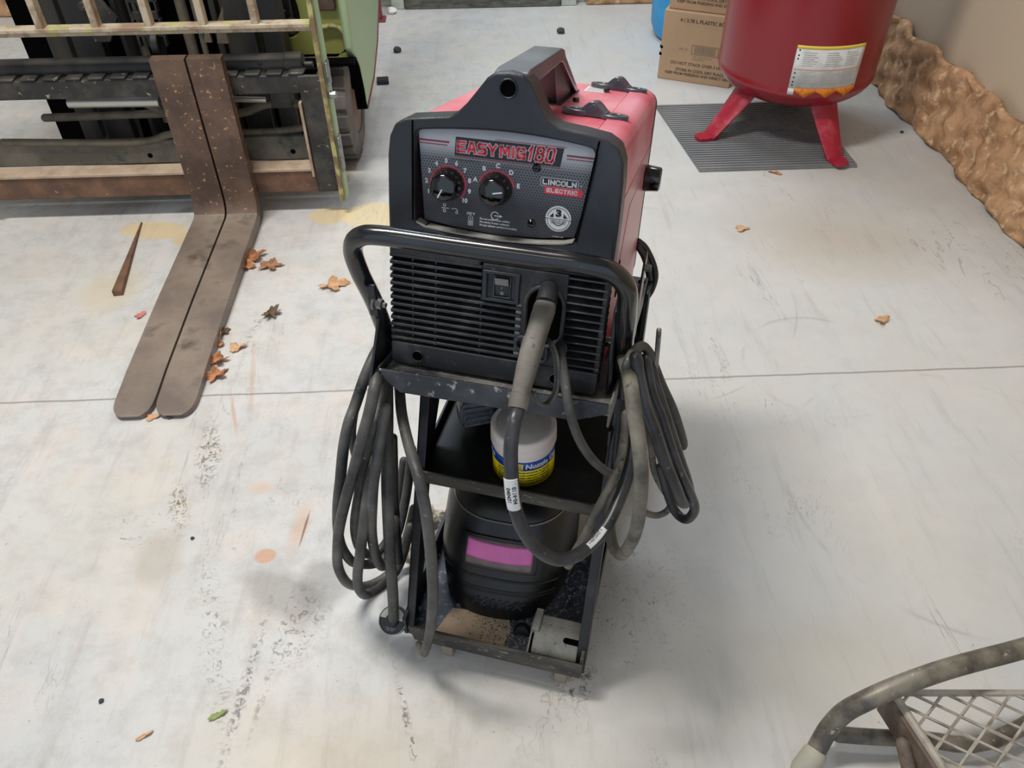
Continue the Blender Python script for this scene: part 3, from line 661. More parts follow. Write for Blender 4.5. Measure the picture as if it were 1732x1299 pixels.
b = B(); b.cyl((-.735, 2.23, .2), (-.735, 2.23, 1.6), .008); fpart('hydraulic_pipe', b, 'hose')
b = B(); b.cyl((-.90, 2.24, .2), (-.90, 2.24, 1.6), .011); fpart('hydraulic_pipe', b, 'hose')
b = B(); b.prism([(-.665, .455), (-.635, .455), (-.637, .50), (-.630, .545), (-.645, .52), (-.657, .50)], 'y', 2.12, 2.135); b.prism([(-.70, .455), (-.68, .455), (-.682, .49), (-.674, .505), (-.69, .50)], 'y', 2.13, 2.14)
fpart('guide_tab', b, 'hose', bevel=.001)
b = B(); b.prism([(-.985, .455), (-.945, .455), (-.91, .51), (-.945, .575), (-.965, .55), (-.99, .545)], 'y', 2.15, 2.165); b.cyl((-.98, 2.14, .545), (-.98, 2.16, .545), .012)
fpart('lever_plate', b, 'carriage', bevel=.002)
# truck body
b = B(); b.box(-1.28, -.56, 2.36, 3.0, .05, .62); fpart('chassis', b, 'blackhole')  # void-black colour paints in the deep shade behind the carriage
def oval(cx, cz, rx, rz, n=24, e=2.6):
    o = []
    for i in range(n):
        a = 2*pi*i/n; c, s_ = cos(a), sin(a)
        o.append((cx+rx*abs(c)**(2/e)*(1 if c > 0 else -1), cz+rz*abs(s_)**(2/e)*(1 if s_ > 0 else -1)))
    return o
def rectloop(x0, x1, z0, z1, cx, cz, n=24):
    o = []
    for i in range(n):
        a = 2*pi*i/n; c, s_ = cos(a), sin(a)
        k = min(((x1-cx) if c > 0 else (cx-x0))/max(abs(c), 1e-6), ((z1-cz) if s_ > 0 else (cz-z0))/max(abs(s_), 1e-6))
        o.append((cx+c*k, cz+s_*k))
    return o
b = B(); b.frame(rectloop(-.70, -.372, .33, 1.0, -.535, .455), oval(-.535, .455, .047, .066), 'y', 2.335, 2.35)
b.prism([(-.70, .345), (-.372, .345), (-.372, .335), (-.46, .325), (-.58, .29), (-.70, .265)], 'y', 2.335, 2.35)
fpart('front_panel', b, 'lime', sharp=20)
b = B(); b.cyl((-.56, 2.36, .40), (-.56, 2.42, .47), .03); b.box(-.59, -.52, 2.37, 2.40, .43, .50); b.cyl((-.53, 2.36, .39), (-.53, 2.38, .43), .02)
fpart('headlamp_bracket', b, 'carriage', bevel=.003)
b = B(); b.prism([(-.435, .465), (-.385, .465), (-.37, .9), (-.43, .9)], 'y', 2.322, 2.336); fpart('grille_strip', b, 'fork', bevel=.004)
b = B(); b.tube([(-.44, 2.325, .42), (-.40, 2.325, .425), (-.375, 2.325, .41), (-.372, 2.325, .365)], .007, seg=8); fpart('edge_trim', b, 'limeedge')
# side panel with wheel arch: polygon in y,z
side = [(2.28, 1.1), (2.28, .372), (2.315, .345), (2.36, .30), (2.395, .22), (2.405, .155), (2.64, .155), (2.853, .198), (3.02, .27), (3.10, .45), (3.10, 1.1)]
b = B(); b.prism(side, 'x', -.37, -.345); fpart('side_panel', b, 'palegreen', bevel=.008)
b = B(); b.prism([(2.405, .150), (2.64, .150), (2.858, .193), (3.026, .266), (3.02, .275), (2.85, .203), (2.64, .16), (2.405, .16)], 'x', -.372, -.343); fpart('rubber_skirt', b, 'redpost', bevel=.001)
b = B(); b.prism([(2.315, .342), (2.36, .298), (2.393, .218), (2.403, .152), (2.397, .152), (2.387, .217), (2.353, .293), (2.308, .335), (2.24, .345), (2.24, .352), (2.28, .352)], 'x', -.50, -.346); fpart('wheel_arch', b, 'blackhole')  # black colour paints in the shaded gap round the tyre
# front drive wheel
wy, wr = 2.425, .177
prof = [(.06, -.505), (wr-.03, -.505), (wr-.004, -.495), (wr, -.47), (wr, -.405), (wr-.004, -.385), (wr-.028, -.376), (.105, -.378), (.10, -.392), (.03, -.392)]
wh = B(); wh.lathe(prof, (0, 0, 0), 'x', 48)
for v in wh.bm.verts: v.co += Vector((0, wy, wr+.002))
tyre = fpart('wheel', wh, 'rubber', sharp=30)
b = B()
for k in range(20):
    a = 2*pi*k/20
    M = Matrix.Translation(Vector((0, wy, wr+.002))) @ Matrix.Rotation(a, 4, 'X')
    b.box(-.50, -.445, -.022, .022, wr-.004, wr+.006, M); b.box(-.437, -.383, -.020, .020, wr-.004, wr+.006, M)
for v in b.bm.verts: v.co -= FP
ob('tread_block', b, 'rubber', tyre, bevel=.004)
b = B(); b.lathe([(.104, -.384), (.10, -.380), (.06, -.383), (.055, -.376), (.0, -.376)], (0, 0, 0), 'x', 36)
for v in b.bm.verts: v.co += Vector((0, wy, wr+.002))-FP
ob('hub', b, 'hub', tyre)
# far side wheel, unseen side kept simple but real
b = B(); b.lathe([(.06, -1.16), (wr, -1.15), (wr, -1.04), (.06, -1.03)], (0, 0, 0), 'x', 40)
for v in b.bm.verts: v.co += Vector((0, wy, wr+.002))
fpart('wheel', b, 'rubber')

# ================================================================== AIR TANK ON MAT
def matb():
    b = B(); b.box(.672, 1.165, 2.222, 2.69, .001, .007)
    for k in range(31):
        y = 2.226+k*.0152; b.box(.672, 1.165, y, y+.0085, .007, .0115)
    return b
b = matb()
# slight rake of the left edge
for v in b.bm.verts:
    v.co.x -= .05*(v.co.y-2.222)/.45*(1 if v.co.x < .9 else .3)
tag(ob('rubber_mat', b, 'mat_r'), 'ribbed grey rubber mat on the floor under the red air tank', 'mat')
TC = Vector((1.018, 2.53, .0115)); TR = .243
tk = empty('air_tank', 'tall red compressor air tank on splayed legs standing on a ribbed mat', 'air tank', TC)
b = B()
prof = [(0.0, .098), (.06, .100), (.12, .112), (.17, .128), (.208, .147), (.230, .166), (.241, .185), (.244, .196), (TR, .198), (TR, .203), (.2415, .206), (TR, .215), (TR, 1.25), (.22, 1.33), (.15, 1.38), (0, 1.40)]
b.lathe(prof, seg=72); ob('tank_shell', b, 'tank', tk, sharp=50)
for k, ang in enumerate((200, 287, 65)):
    a = radians(ang)
    M = Matrix.Rotation(a, 4, 'Z')
    b = B()
    for s_ in (-1, 1):
        pass
    def legf(u, v):
        # channel leg: splayed, dished; u across -1..1, v down
        w = .050-.022*v; x = .185+.110*v**1.1; z = .150-.146*v
        if v > .93: x += .0; 
        d = (abs(2*u-1)**2)*.022*(1-v*.7)
        return M @ Vector((x-d, (2*u-1)*w, z))
    b.grid(legf, 9, 12); leg = ob('leg', b, 'tank_leg', tk, solid=.007, bevel=.001)
    b = B(); foot = [(.265, -.022), (.31, -.026), (.332, -.018), (.338, 0), (.332, .018), (.31, .026), (.265, .022)]
    b.prism(foot, 'z', .0, .011, M); b.cyl(M @ Vector((.312, 0, .0105)), M @ Vector((.312, 0, .0118)), .006)
    ob('foot', b, 'tank_leg', leg, bevel=.003)
# warning sticker wrapped on the shell
ST0 = radians(247.0); STW = .21
def tp(u, v, w):
    a = ST0+u/TR; r = TR+.0006+w
    return (r*cos(a), r*sin(a), v)
def strip(u0, u1, v0, v1, d=0.0, n=14, poly=None):
    b = B(); b.grid(lambda s_, t_: tp(u0+(u1-u0)*s_, v0+(v1-v0)*t_, d), n, 2); return b
SV0, SV1, SU = .199, .338, .208
b = strip(0, SU, SV0+.012, SV1, 0); b2 = strip(0, .014, SV0-.004, SV0+.014, .0)
st = ob('warning_sticker', b, 'label_white', tk, solid=.0006)
b2 = strip(0, .018, SV0-.006, SV0+.013); ob('sticker_corner', b2, 'label_white', st, solid=.0006)
ob('yellow_band', strip(0, SU, SV1-.009, SV1, .0006), 'yellow', st, solid=.0004)
ob('orange_line', strip(.004, SU, .268, .2705, .0006), 'orange_thin', st, solid=.0004)
b = B()
n = 36; vs = []; fs = []
for i in range(n+1):
    u = .018+(SU-.018)*i/n; ph = (i/n*3) % 1; z = SV0-.012+.018*abs(2*ph-1)
    vs += [tp(u, SV0+.016, .0007), tp(u, z, .0007)]
for i in range(n): fs.append((2*i, 2*i+2, 2*i+3, 2*i+1))
b.add(vs, fs); ob('orange_zigzag', b, 'orange', st, solid=.0004)
b = B()
for v_ in (.325, .31, .30, .258, .245, .232, .222):
    b.cyl(tp(.009, v_, .0004), tp(.009, v_, .0009), .0025, seg=8)
ob('symbol_dots', b, 'ink', st)
b = B()
for c0 in (.022, .088, .148):
    for r_ in range(16):
        v_ = .318-r_*.0062
        if abs(v_-.27) < .005: continue
        L = .052*random.uniform(.6, 1)
        b.grid(lambda s_, t_: tp(c0+L*s_, v_+.0016*t_, .0007), 6, 2)
ob('fine_print', b, 'grey_print', st)

# ================================================================== CARTONS AND DRUM
def carton(loc, rz, w, d, h, label, seed):
    e = empty('cardboard_box', label, 'box', loc, (0, 0, rz), group=None)
    b = B(); b.box(0, w, 0, d, 0, h); ob('carton', b, 'cardboard', e, bevel=.003)
    pl = lambda u, v, q: (u, -.0004-q, v)
    b = B()
    text(b, '4 / 3.78 L PLASTIC BOTTLES', pl, .017, w*.22, h*.885, 'LEFT', .03)
    text(b, 'DO NOT STACK OVER 3 HIGH', pl, .015, w*.16, h*.27, 'LEFT', .02)
    text(b, 'STORE IN COOL DRY PLACE', pl, .014, w*.24, h*.175, 'LEFT', .03)
    text(b, 'KEEP FROM FREEZING AND DIRECT HEAT', pl, .013, w*.1, h*.115, 'LEFT', .03)
    ob('lettering', b, 'card_print', e)
    b = B()
    b.frame([(w*.42, h*.42), (w*.78, h*.42), (w*.78, h*.56), (w*.42, h*.56)], [(w*.43, h*.43), (w*.77, h*.43), (w*.77, h*.55), (w*.43, h*.55)], 'y', -.001, 0)
    x = w*.46
    while x < w*.74:
        ww = random.choice((.0012, .002, .003)); b.box(x, x+ww, -.001, 0, h*.44, h*.54); x += ww+random.choice((.001, .0018))
    text(b, '(08 15)', pl, .011, w*.25, h*.48, 'LEFT'); text(b, '1 00 41565 00312 5', pl, .009, w*.44, h*.385, 'LEFT'); text(b, '41565 00312', pl, .009, w*.44, h*.35, 'LEFT')
    ob('barcode', b, 'card_fade', e)
    b = B()
    for z in (.36, .47): b.cyl((-.004, .012, h*z), (.0005, .012, h*z), .006)
    b.cyl((.004, -.001, h*.47), (.004, .004, h*.47), .005); b.cyl((.002, -.001, h*.37), (.002, .004, h*.37), .005)
    ob('hand_hole', b, 'blackhole', e)
    b = B(); b.box(w*.0, w, d*.49, d*.51, h, h+.0006); ob('tape_seam', b, 'card_edge', e)
    return e
carton((.672, 2.955, 0), radians(-25), .27, .20, .245, 'brown cardboard carton on the floor behind the red tank, bottom of the stack', 1)
carton((.688, 2.965, .2457), radians(-25), .265, .195, .245, 'upper brown cardboard carton stacked on top of another carton', 2)
b = B(); b.lathe([(.0, 0), (.17, 0), (.19, .012), (.205, .05), (.208, .12), (.206, .25), (.212, .27), (.206, .29), (.206, .55), (.19, .62), (.06, .64), (0, .64)], seg=56)
o = tag(ob('plastic_drum', b, 'blue_drum', loc=(.928, 3.395, 0)), 'bright blue plastic drum standing behind the brown cartons', 'drum')
b = B(); b.lathe([(.05, .0), (.05, .03), (.0, .032)], c=(.09, 0, .636)); ob('cap', b, 'blue_drum', o)

# ================================================================== WELDING CART
ct = cart_empty('welding_cart', 'black steel welding cart with tilted top shelf and tube push handle', 'cart')
def cp(name, b, m, parent=ct, **k): return ob(name, b, m, parent, **k)
# bottom tray
b = B(); b.box(-.118, .160, -.118, .40, .046, .050); tray = cp('bottom_tray', b, 'tray', bevel=.001)
b = B(); b.prism([(-.114, .078), (.164, .080), (.161, .042), (-.106, .042)], 'y', -.124, -.119); cp('tray_lip', b, 'tray_lip', tray, bevel=.0015)
b = B(); b.box(.158, .163, -.119, .40, .046, .088); b.box(.152, .163, -.10, .40, .085, .088)
cp('tray_rail', b, 'tray_lip', tray, bevel=.001)
b = B(); b.box(-.124, -.118, -.119, .40, .046, .088); cp('tray_rail', b, 'inner', tray, bevel=.001)
for x in (-.056, .130):
    b = B(); b.box(x-.010, x+.010, -.117, -.100, .0, .040); cp('foot', b, 'foot_pad', ct, bevel=.003)
# rear axle and wheels
for x in (-.160, .182):
    b = B(); b.lathe([(.02, -.016), (.058, -.016), (.064, -.010), (.065, 0), (.064, .010), (.058, .016), (.02, .016)], (x, .37, .066), 'x', 36); w_ = cp('wheel', b, 'rubber')
    b = B(); b.lathe([(.022, -.018), (.03, -.017), (.034, -.0165), (.034, .0165), (.03, .017), (.022, .018)], (x, .37, .066), 'x', 24); cp('hub', b, 'zinc', w_)
b = B(); b.cyl((-.15, .37, .066), (.172, .37, .066), .007); cp('axle', b, 'zinc')
# leaning angle-iron posts
def post(x, sgn, top_y, top_z):
    b = B(); 
    y0, z0, y1, z1 = -.118, .050, top_y, top_z
    # front flange
    vs = []
    for (y, z) in ((y0, z0), (y1, z1)):
        for dx in (0, sgn*.014):
            for dy in (0, .003): vs.append((x+dx, y+dy, z))
    b.add(vs, [(0, 2, 3, 1), (4, 5, 7, 6), (0, 4, 6, 2), (1, 3, 7, 5), (0, 1, 5, 4), (2, 6, 7, 3)])
    return b
b = post(-.122, 1, .062, .455); lp = cp('post', b, 'black_metal', bevel=.0008)
b = B(); b.prism([(-.118, .050), (-.050, .050), (.06, .29), (.19, .455), (.062, .455)], 'x', -.122, -.1185); cp('side_flange', b, 'inner', lp, bevel=.0008)
b = post(.165, -1, .075, .49); rp = cp('post', b, 'black_metal', bevel=.0008)
b = B(); b.prism([(-.118, .050), (-.085, .050), (.10, .49), (.075, .49)], 'x', .163, .166); cp('side_flange', b, 'black_metal', rp, bevel=.0008)
# rear posts
for x in (-.120, .160):
    b = B(); b.box(x-.003, x+.003, .36, .40, .05, .42); b.box(x-.003 if x < 0 else x-.02, x+.02 if x < 0 else x+.003, .397, .40, .05, .42); cp('rear_post', b, 'inner', bevel=.001)
# diagonal braces on the right, seen under the top shelf
b = B(); b.prism([(.03, .40), (.30, .34), (.30, .365), (.03, .43)], 'x', .150, .154); cp('brace', b, 'black_metal', bevel=.001)
b = B(); b.box(-.119, .16, .36, .364, .30, .33); cp('cross_member', b, 'inner')
# middle shelf
b = B(); b.box(-.118, .156, -.004, .36, .294, .297); ms = cp('middle_shelf', b, 'inner', bevel=.001)
b = B(); b.box(-.119, .157, -.008, -.004, .292, .316); cp('shelf_lip', b, 'tray_lip', ms, bevel=.001)
b = B(); b.box(-.121, -.118, -.004, .36, .294, .316); b.box(.156, .159, -.004, .36, .294, .316); cp('shelf_side', b, 'inner', ms)
# tilted top shelf (own frame like the welder)
def tilt_o(o): o.rotation_euler = (-TILT, 0, 0); o.location = (0, 0, .523); return o
b = B(); b.box(-.138, .155, -.033, .44, -.010, -.006)
ts = tilt_o(cp('top_shelf', b, 'shelf_top', bevel=.001))
b = B(); b.prism([(-.138, .003), (.153, .008), (.152, -.006), (.113, -.022), (-.110, -.026), (-.131, -.010)], 'y', -.037, -.033)
cp('shelf_lip', b, 'shelf_lip', ts, bevel=.0012)
b = B(); b.box(.153, .156, -.033, .44, -.026, .004); cp('shelf_side', b, 'shelf_top', ts, bevel=.001)
b = B(); b.box(-.141, -.138, -.033, .44, -.026, .004); cp('shelf_side', b, 'shelf_top', ts, bevel=.001)
b = B(); b.prism([(-.045, -.02), (.06, -.02), (.03, .035), (-.01, .06)], 'x', -.150, -.146); cp('gusset', b, 'black_metal', ts, bevel=.001)
# tube handle
hp = [(-.147, .055, .455), (-.148, .035, .50), (-.153, .012, .60), (-.159, -.002, .655), (-.159, -.010, .692), (-.145, -.016, .715), (-.115, -.018, .7225), (-.03, -.018, .722), (.06, -.018, .722), (.108, -.018, .722), (.140, -.014, .714), (.156, -.006, .690), (.1585, .004, .655), (.158, .02, .60), (.158, .045, .53), (.158, .062, .47)]
b = B(); b.tube(hp, .0114, 20, 8); cp('handle', b, 'handle_tube')
# lower flattened leg of the handle on the right, worn bright
b = B(); b.tube([(.160, .058, .47), (.161, .045, .42), (.163, .02, .37)], .010, 12, 4, flat=.7); cp('handle_leg', b, 'black_metal')
b = B(); b.box(.143, .148, .01, .09, .51, .645); cp('side_plate', b, 'black_metal', bevel=.004)
for p, q in (((-.143, -.010, .620), (-.131, -.012, .620)), ((.168, .03, .565), (.174, .03, .565)), ((.168, .045, .515), (.174, .045, .515))):
    b = B(); b.cyl(p, q, .0065, seg=6); b.cyl(p, Vector(p)+(Vector(q)-Vector(p))*.3, .009, seg=20); b.cyl(q, Vector(q)+(Vector(q)-Vector(p))*.4, .0035, seg=10)
    cp('bolt', b, 'zinc', bevel=.0008)
b = B(); b.box(-.150, -.138, -.013, -.006, .60, .645); cp('bolt_tab', b, 'black_metal', bevel=.002)
b = B(); b.tube(CAB['rod'], .0032, 8, 4); cp('hook', b, 'zinc')
# left hook carrying the coil
b = B(); b.tube([(-.14, .03, .495), (-.16, .03, .490), (-.175, .03, .492)], .004, 8, 4); cp('hook', b, 'black_metal')
# bracket and bolt at the back right
b = B(); b.prism([(.10, .495), (.19, .472), (.240, .570), (.226, .592), (.205, .588)], 'x', .157, .160); rb_ = cp('rear_bracket', b, 'black_metal', bevel=.002)
b = B(); b.cyl((.160, .215, .570), (.168, .215, .570), .005, seg=6); cp('bolt', b, 'zinc', rb_)

# ================================================================== WELDER
wl = empty('welder', 'red and black wire-feed welder with two dials on the cart top shelf', 'welder', cw(0, 0, .523), (-TILT, 0, -YAW))
def wp_(name, b, m, parent=wl, **k): return ob(name, b, m, parent, **k)
# red sheet-metal case
cs = []
def rr(x0, x1, z0, z1, r, n=6, corners=(1, 1, 1, 1)):
    o = []
    for (cx, cz, a0, on) in ((x1-r, z1-r, 0, corners[0]), (x0+r, z1-r, 90, corners[1]), (x0+r, z0+r, 180, corners[2]), (x1-r, z0+r, 270, corners[3])):
        if on:
            for i in range(n+1): a = radians(a0+90*i/n); o.append((cx+r*cos(a), cz+r*sin(a)))
        else:
            o.append({0: (x1, z1), 90: (x0, z1), 180: (x0, z0), 270: (x1, z0)}[a0])
    return o
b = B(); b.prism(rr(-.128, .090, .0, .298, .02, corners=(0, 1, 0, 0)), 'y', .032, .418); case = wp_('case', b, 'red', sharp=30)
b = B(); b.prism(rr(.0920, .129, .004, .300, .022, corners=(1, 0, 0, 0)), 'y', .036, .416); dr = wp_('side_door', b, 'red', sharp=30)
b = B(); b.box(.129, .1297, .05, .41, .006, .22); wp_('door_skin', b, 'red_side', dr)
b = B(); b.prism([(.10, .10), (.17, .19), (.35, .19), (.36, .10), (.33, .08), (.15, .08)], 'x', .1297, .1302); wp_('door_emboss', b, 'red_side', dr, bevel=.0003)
for y0, y1, z0, z1 in ((.045, .052, .085, .135), (.12, .128, .08, .13)):
    b = B(); b.box(.1297, .131, y0, y1, z0, z1); wp_('latch_slot', b, 'blackhole', dr, bevel=.001)
b = B(); b.cyl((.130, .062, .043), (.142, .062, .043), .007, seg=6); b.cyl((.142, .062, .043), (.148, .062, .043), .0045, seg=10); wp_('bolt', b, 'chrome', dr, bevel=.0006)
# black rear panel
b = B(); b.prism(rr(-.129, .130, .0, .296, .02), 'y', .418, .43); wp_('rear_panel', b, 'plastic', bevel=.002)
b = B(); b.lathe([(.0, .0), (.019, .0), (.020, .004), (.018, .024), (.015, .026), (0, .026)], (.129, .372, .178), 'x', 28); wp_('reel_knob', b, 'knob')
# front moulding: bezel with the faceplate opening
outer = [(-.134, .1555), (-.1345, .21), (-.134, .262), (-.1315, .283), (-.125, .297), (-.113, .304), (-.085, .308), (-.062, .311), (-.052, .317), (-.042, .327), (-.031, .341), (-.021, .354), (-.012, .3605), (.003, .362), (.018, .3605), (.026, .354), (.034, .340), (.041, .326), (.049, .316), (.060, .3115), (.085, .309), (.112, .305), (.126, .297), (.1325, .281), (.1345, .26), (.1355, .21), (.135, .1555), (.05, .1555), (0, .1555), (-.06, .1555)]
inner = [(-.101, .186), (-.102, .22), (-.102, .26), (-.102, .28), (-.101, .290), (-.094, .2935), (-.075, .2958), (-.06, .2972), (-.05, .298), (-.04, .2988), (-.03, .2995), (-.02, .300), (-.01, .3003), (.003, .3005), (.016, .3003), (.026, .3), (.036, .2996), (.046, .299), (.056, .2983), (.066, .2975), (.08, .296), (.092, .2945), (.099, .2928), (.1015, .286), (.100, .27), (.0955, .235), (.0875, .187), (.05, .180), (0, .1775), (-.06, .1795)]
bez = B(); bez.frame(outer, inner, 'y', -.004, .036); bz = wp_('front_bezel', bez, 'plastic', bevel=.0035, bseg=3, sharp=40)
b = B(); b.cyl((.003, -.0045, .3455), (.003, .002, .3455), .0088, seg=28); wp_('bezel_hole', b, 'blackhole', bz)
b = B(); b.frame([(.003+.0105*cos(i*pi/12), .3455+.0105*sin(i*pi/12)) for i in range(24)], [(.003+.0085*cos(i*pi/12), .3455+.0085*sin(i*pi/12)) for i in range(24)], 'y', -.006, -.003); wp_('hole_rim', b, 'plastic', bz, bevel=.001)
b = B()
b.box(-.1045, -.1030, -.0052, -.003, .19, .303); b.prism([(.1035, .302), (.1055, .302), (.0905, .19), (.089, .19)], 'y', -.0052, -.003)
wp_('bezel_groove', b, 'blackhole', bz)
# faceplate
PY = .009
pl_poly = [(-.102, .300), (-.06, .302), (.003, .304), (.06, .302), (.104, .298), (.098, .25), (.0855, .1905), (.05, .1850), (0, .1815), (-.05, .1835), (-.094, .1885)]
b = B(); b.prism(pl_poly, 'y', PY, PY+.004); fp = wp_('faceplate', b, 'panel')
sl_ = [(-.1005, .1875), (-.09, .1825), (-.06, .1803), (-.03, .1790), (0, .1784), (.03, .1795), (.05, .1809), (.075, .1840), (.0865, .1878)]
b = B(); b.prism(sl_+[(x, z+.0016) for x, z in reversed(sl_)], 'y', -.0036, PY+.003); wp_('sill', b, 'grey_plastic', fp)
pl = lambda u, v, w: (u, PY-.0001-w, v)
# name bar
def par(b, u0, u1, v0, v1, sl, d=.0002): quad(b, pl, [(u0, v0), (u1, v0-sl), (u1+.003, v1-sl), (u0+.001, v1)], d)
b = B(); par(b, -.0585, .0625, .2672, .2875, -.0002, .0003); wp_('name_plate', b, 'dark_print', fp)
b = B(); quad(b, pl, [(-.058, .2655), (.063, .2655), (.063, .2663), (-.058, .2663)]); quad(b, pl, [(-.012, .2885), (.068, .2885), (.068, .2892), (-.012, .2892)])
quad(b, pl, [(-.102, .2795), (-.065, .2795), (-.065, .2815), (-.102, .2815)]); quad(b, pl, [(-.102, .2765), (-.067, .2765), (-.067, .2775), (-.102, .2775)])
quad(b, pl, [(.069, .2795), (.1015, .2795), (.1015, .2815), (.069, .2815)]); quad(b, pl, [(.069, .2765), (.1, .2765), (.1, .2775), (.069, .2775)])
wp_('stripes', b, 'pale_red', fp)
b = B()
NT_ = [('EASY', -.0545, .2722, .0102, .0078, .0042, 0), ('MIG', -.0050, .2722, .0102, .0078, .0042, 0)]
for w_, u_, v_, h_, ww_, g_, sl__ in NT_: strokes(b, w_, pl, u_, v_, h_, ww_, g_, .0040, 0, .0004)
strokes(b, '180', pl, .0255, .2718, .0142, .0074, .0043, .0040, .16, .0004)
wp_('name_outline', b, 'white_print', fp)
b = B()
for w_, u_, v_, h_, ww_, g_, sl__ in NT_: strokes(b, w_, pl, u_, v_, h_, ww_, g_, .0028, 0, .0007)
strokes(b, '180', pl, .0255, .2718, .0142, .0074, .0043, .0025, .16, .0007)
wp_('name_lettering', b, 'red_print', fp)
# dials
KN = [(-.0655, .2335, 218, ('1', '2', '3', '4', '5', '6', '7', '8', '9', '10'), 205, -40, -117), (-.0085, .2345, 10, ('A', 'B', 'C', 'D', 'E'), 162, 14, 12)]
for kx, kz, pa, marks, a0, a1, ptr in KN:
    kn = B(); kn.lathe([(.0, PY-.021), (.0125, PY-.021), (.0152, PY-.019), (.0165, PY-.012), (.0185, PY-.004), (.0188, PY-.0005)], (kx, 0, kz), 'y', 48, flute=lambda k: k in (2, 3)); kd = wp_('dial', kn, 'knob', sharp=60)
    a = radians(ptr); b = B()
    c_, s_ = cos(a), sin(a)
    b.add([(kx+c_*r-s_*t, PY-.0212-y, kz+s_*r+c_*t) for y in (0, .0004) for r, t in ((.0015, -.0007), (.0125, -.0007), (.0125, .0007), (.0015, .0007))], [(0, 1, 2, 3), (4, 5, 6, 7), (0, 1, 5, 4), (1, 2, 6, 5), (2, 3, 7, 6), (3, 0, 4, 7)])
    wp_('pointer', b, 'white_print', kd)
    b = B(); arcstrip(b, pl, kx, kz, .0203, .0217, radians(a0-20 if len(marks) > 5 else a0), radians(a1-4), 40, .0003); wp_('dial_arc', b, 'red_print', fp)
    b = B()
    for i, mk in enumerate(marks):
        a = radians(a0+(a1-a0)*i/(len(marks)-1)); text(b, mk, pl, .0070, kx+.0262*cos(a), kz+.0262*sin(a), 'CENTER', .05)
    wp_('dial_marks', b, 'white_print', fp)
# symbols
b = B()
arcstrip(b, pl, -.0695, .2088, .0012, .0019, 0, 2*pi); arcstrip(b, pl, -.0695, .2020, .0012, .0019, 0, 2*pi); quad(b, pl, [(-.073, .2049), (-.064, .2049), (-.064, .2057), (-.073, .2057)])
quad(b, pl, [(-.061, .2052), (-.057, .2056), (-.057, .2063), (-.061, .2058)]); arcstrip(b, pl, -.0565, .2030, .0026, .0033, 0, pi/2+.3); arcstrip(b, pl, -.0545, .2015, .001, .0016, 0, 2*pi)
arcstrip(b, pl, -.0085, .2035, .0040, .0050, .5, 2*pi-.5, 28); quad(b, pl, [(-.0095, .2030), (-.003, .2030), (-.003, .2017), (.0005, .2036), (-.003, .2054), (-.003, .2041), (-.0095, .2041)])
text(b, '230 V', pl, .0042, -.0375, .2025, bold=.02)
b.frame([(-.0405, .1885), (-.0345, .1885), (-.0345, .198), (-.0360, .2), (-.039, .2), (-.0405, .198)], [(-.0400, .189), (-.035, .189), (-.035, .1977), (-.0363, .1995), (-.0387, .1995), (-.04, .1977)], 'y', PY-.0003, PY)
arcstrip(b, pl, -.0375, .1965, .0007, .0012, 0, 2*pi, 12)
for dx in (-.0014, 0, .0014): quad(b, pl, [(-.0375+dx-.0004, .1895), (-.0375+dx+.0004, .1895), (-.0375+dx+.0004, .1945), (-.0375+dx-.0004, .1945)])
for i, s_ in enumerate(('Do not switch while welding', 'No mover al estar soldando.', 'Ne pas adjuster pendant le soudage')): text(b, s_, pl, .0031, -.0265, .1982-i*.0037, 'LEFT', .02)
text(b, 'L-12345-1 VM', pl, .0022, .0665, .1885)
wp_('symbols', b, 'white_print', fp)
b = B(); text(b, 'www.easymigwelder.com', pl, .0028, -.045, .2625, sx=1.2); wp_('fine_print', b, 'dark_print', fp)
# maker logo
b = B(); quad(b, pl, rr(.0425, .0845, .2452, .2540, .0015, 3), .0002); wp_('logo_back', b, 'dark_print', fp)
b = B(); b.frame(rr(.0420, .0850, .2447, .2545, .0018, 3), rr(.0425, .0845, .2452, .2540, .0015, 3), 'y', PY-.0004, PY-.0001)
strokes(b, 'LINCOLN', pl, .0449, .2473, .0047, .0041, .0020, .00150, 0, .0006)
wp_('logo_lettering', b, 'white_print', fp)
b = B(); quad(b, pl, rr(.0470, .0905, .2365, .2450, .0015, 3), .0003); wp_('logo_back', b, 'red_print', fp)
b = B(); strokes(b, 'ELECTRIC', pl, .0500, .2390, .0037, .0030, .0018, .00110, 0, .0006); text(b, '®', pl, .003, .088, .249, depth=.0004); wp_('logo_lettering', b, 'white_print', fp)
# warranty badge
b = B(); cx_, cz_ = .0655, .2095
gear = [(cx_+(.0152 if i % 2 else .0143)*cos(2*pi*i/72), cz_+(.0152 if i % 2 else .0143)*sin(2*pi*i/72)) for i in range(72)]
quad(b, pl, gear, .0002); bd = wp_('badge', b, 'white_print', fp)
b = B(); arcstrip(b, pl, cx_, cz_, .0125, .0130, .15, pi-.15, 30, .0005); arcstrip(b, pl, cx_, cz_, .0125, .0130, pi+.15, 2*pi-.15, 30, .0005)
arcstrip(b, pl, cx_, cz_-.001, .0060, .0068, pi+.3, 2*pi-.3, 20, .0005)
text(b, '3', pl, .0105, cx_, cz_+.0062, bold=.06, depth=.0005, sx=1.3)
for i, s_ in enumerate(('YEAR WARRANTY PARTS AND LABOR', 'GARANTIA DE 3 ANOS', 'GARANTIE DE 3 ANS')): text(b, s_, pl, .0018, cx_, cz_-.0005-i*.0022, depth=.0005)
for s_ in (-1, 1): quad(b, pl, [(cx_+s_*.0105, cz_+.0015), (cx_+s_*.0055, cz_+.0015), (cx_+s_*.0060, cz_+.0065)], .0005)
wp_('badge_print', b, 'dark_print', bd)
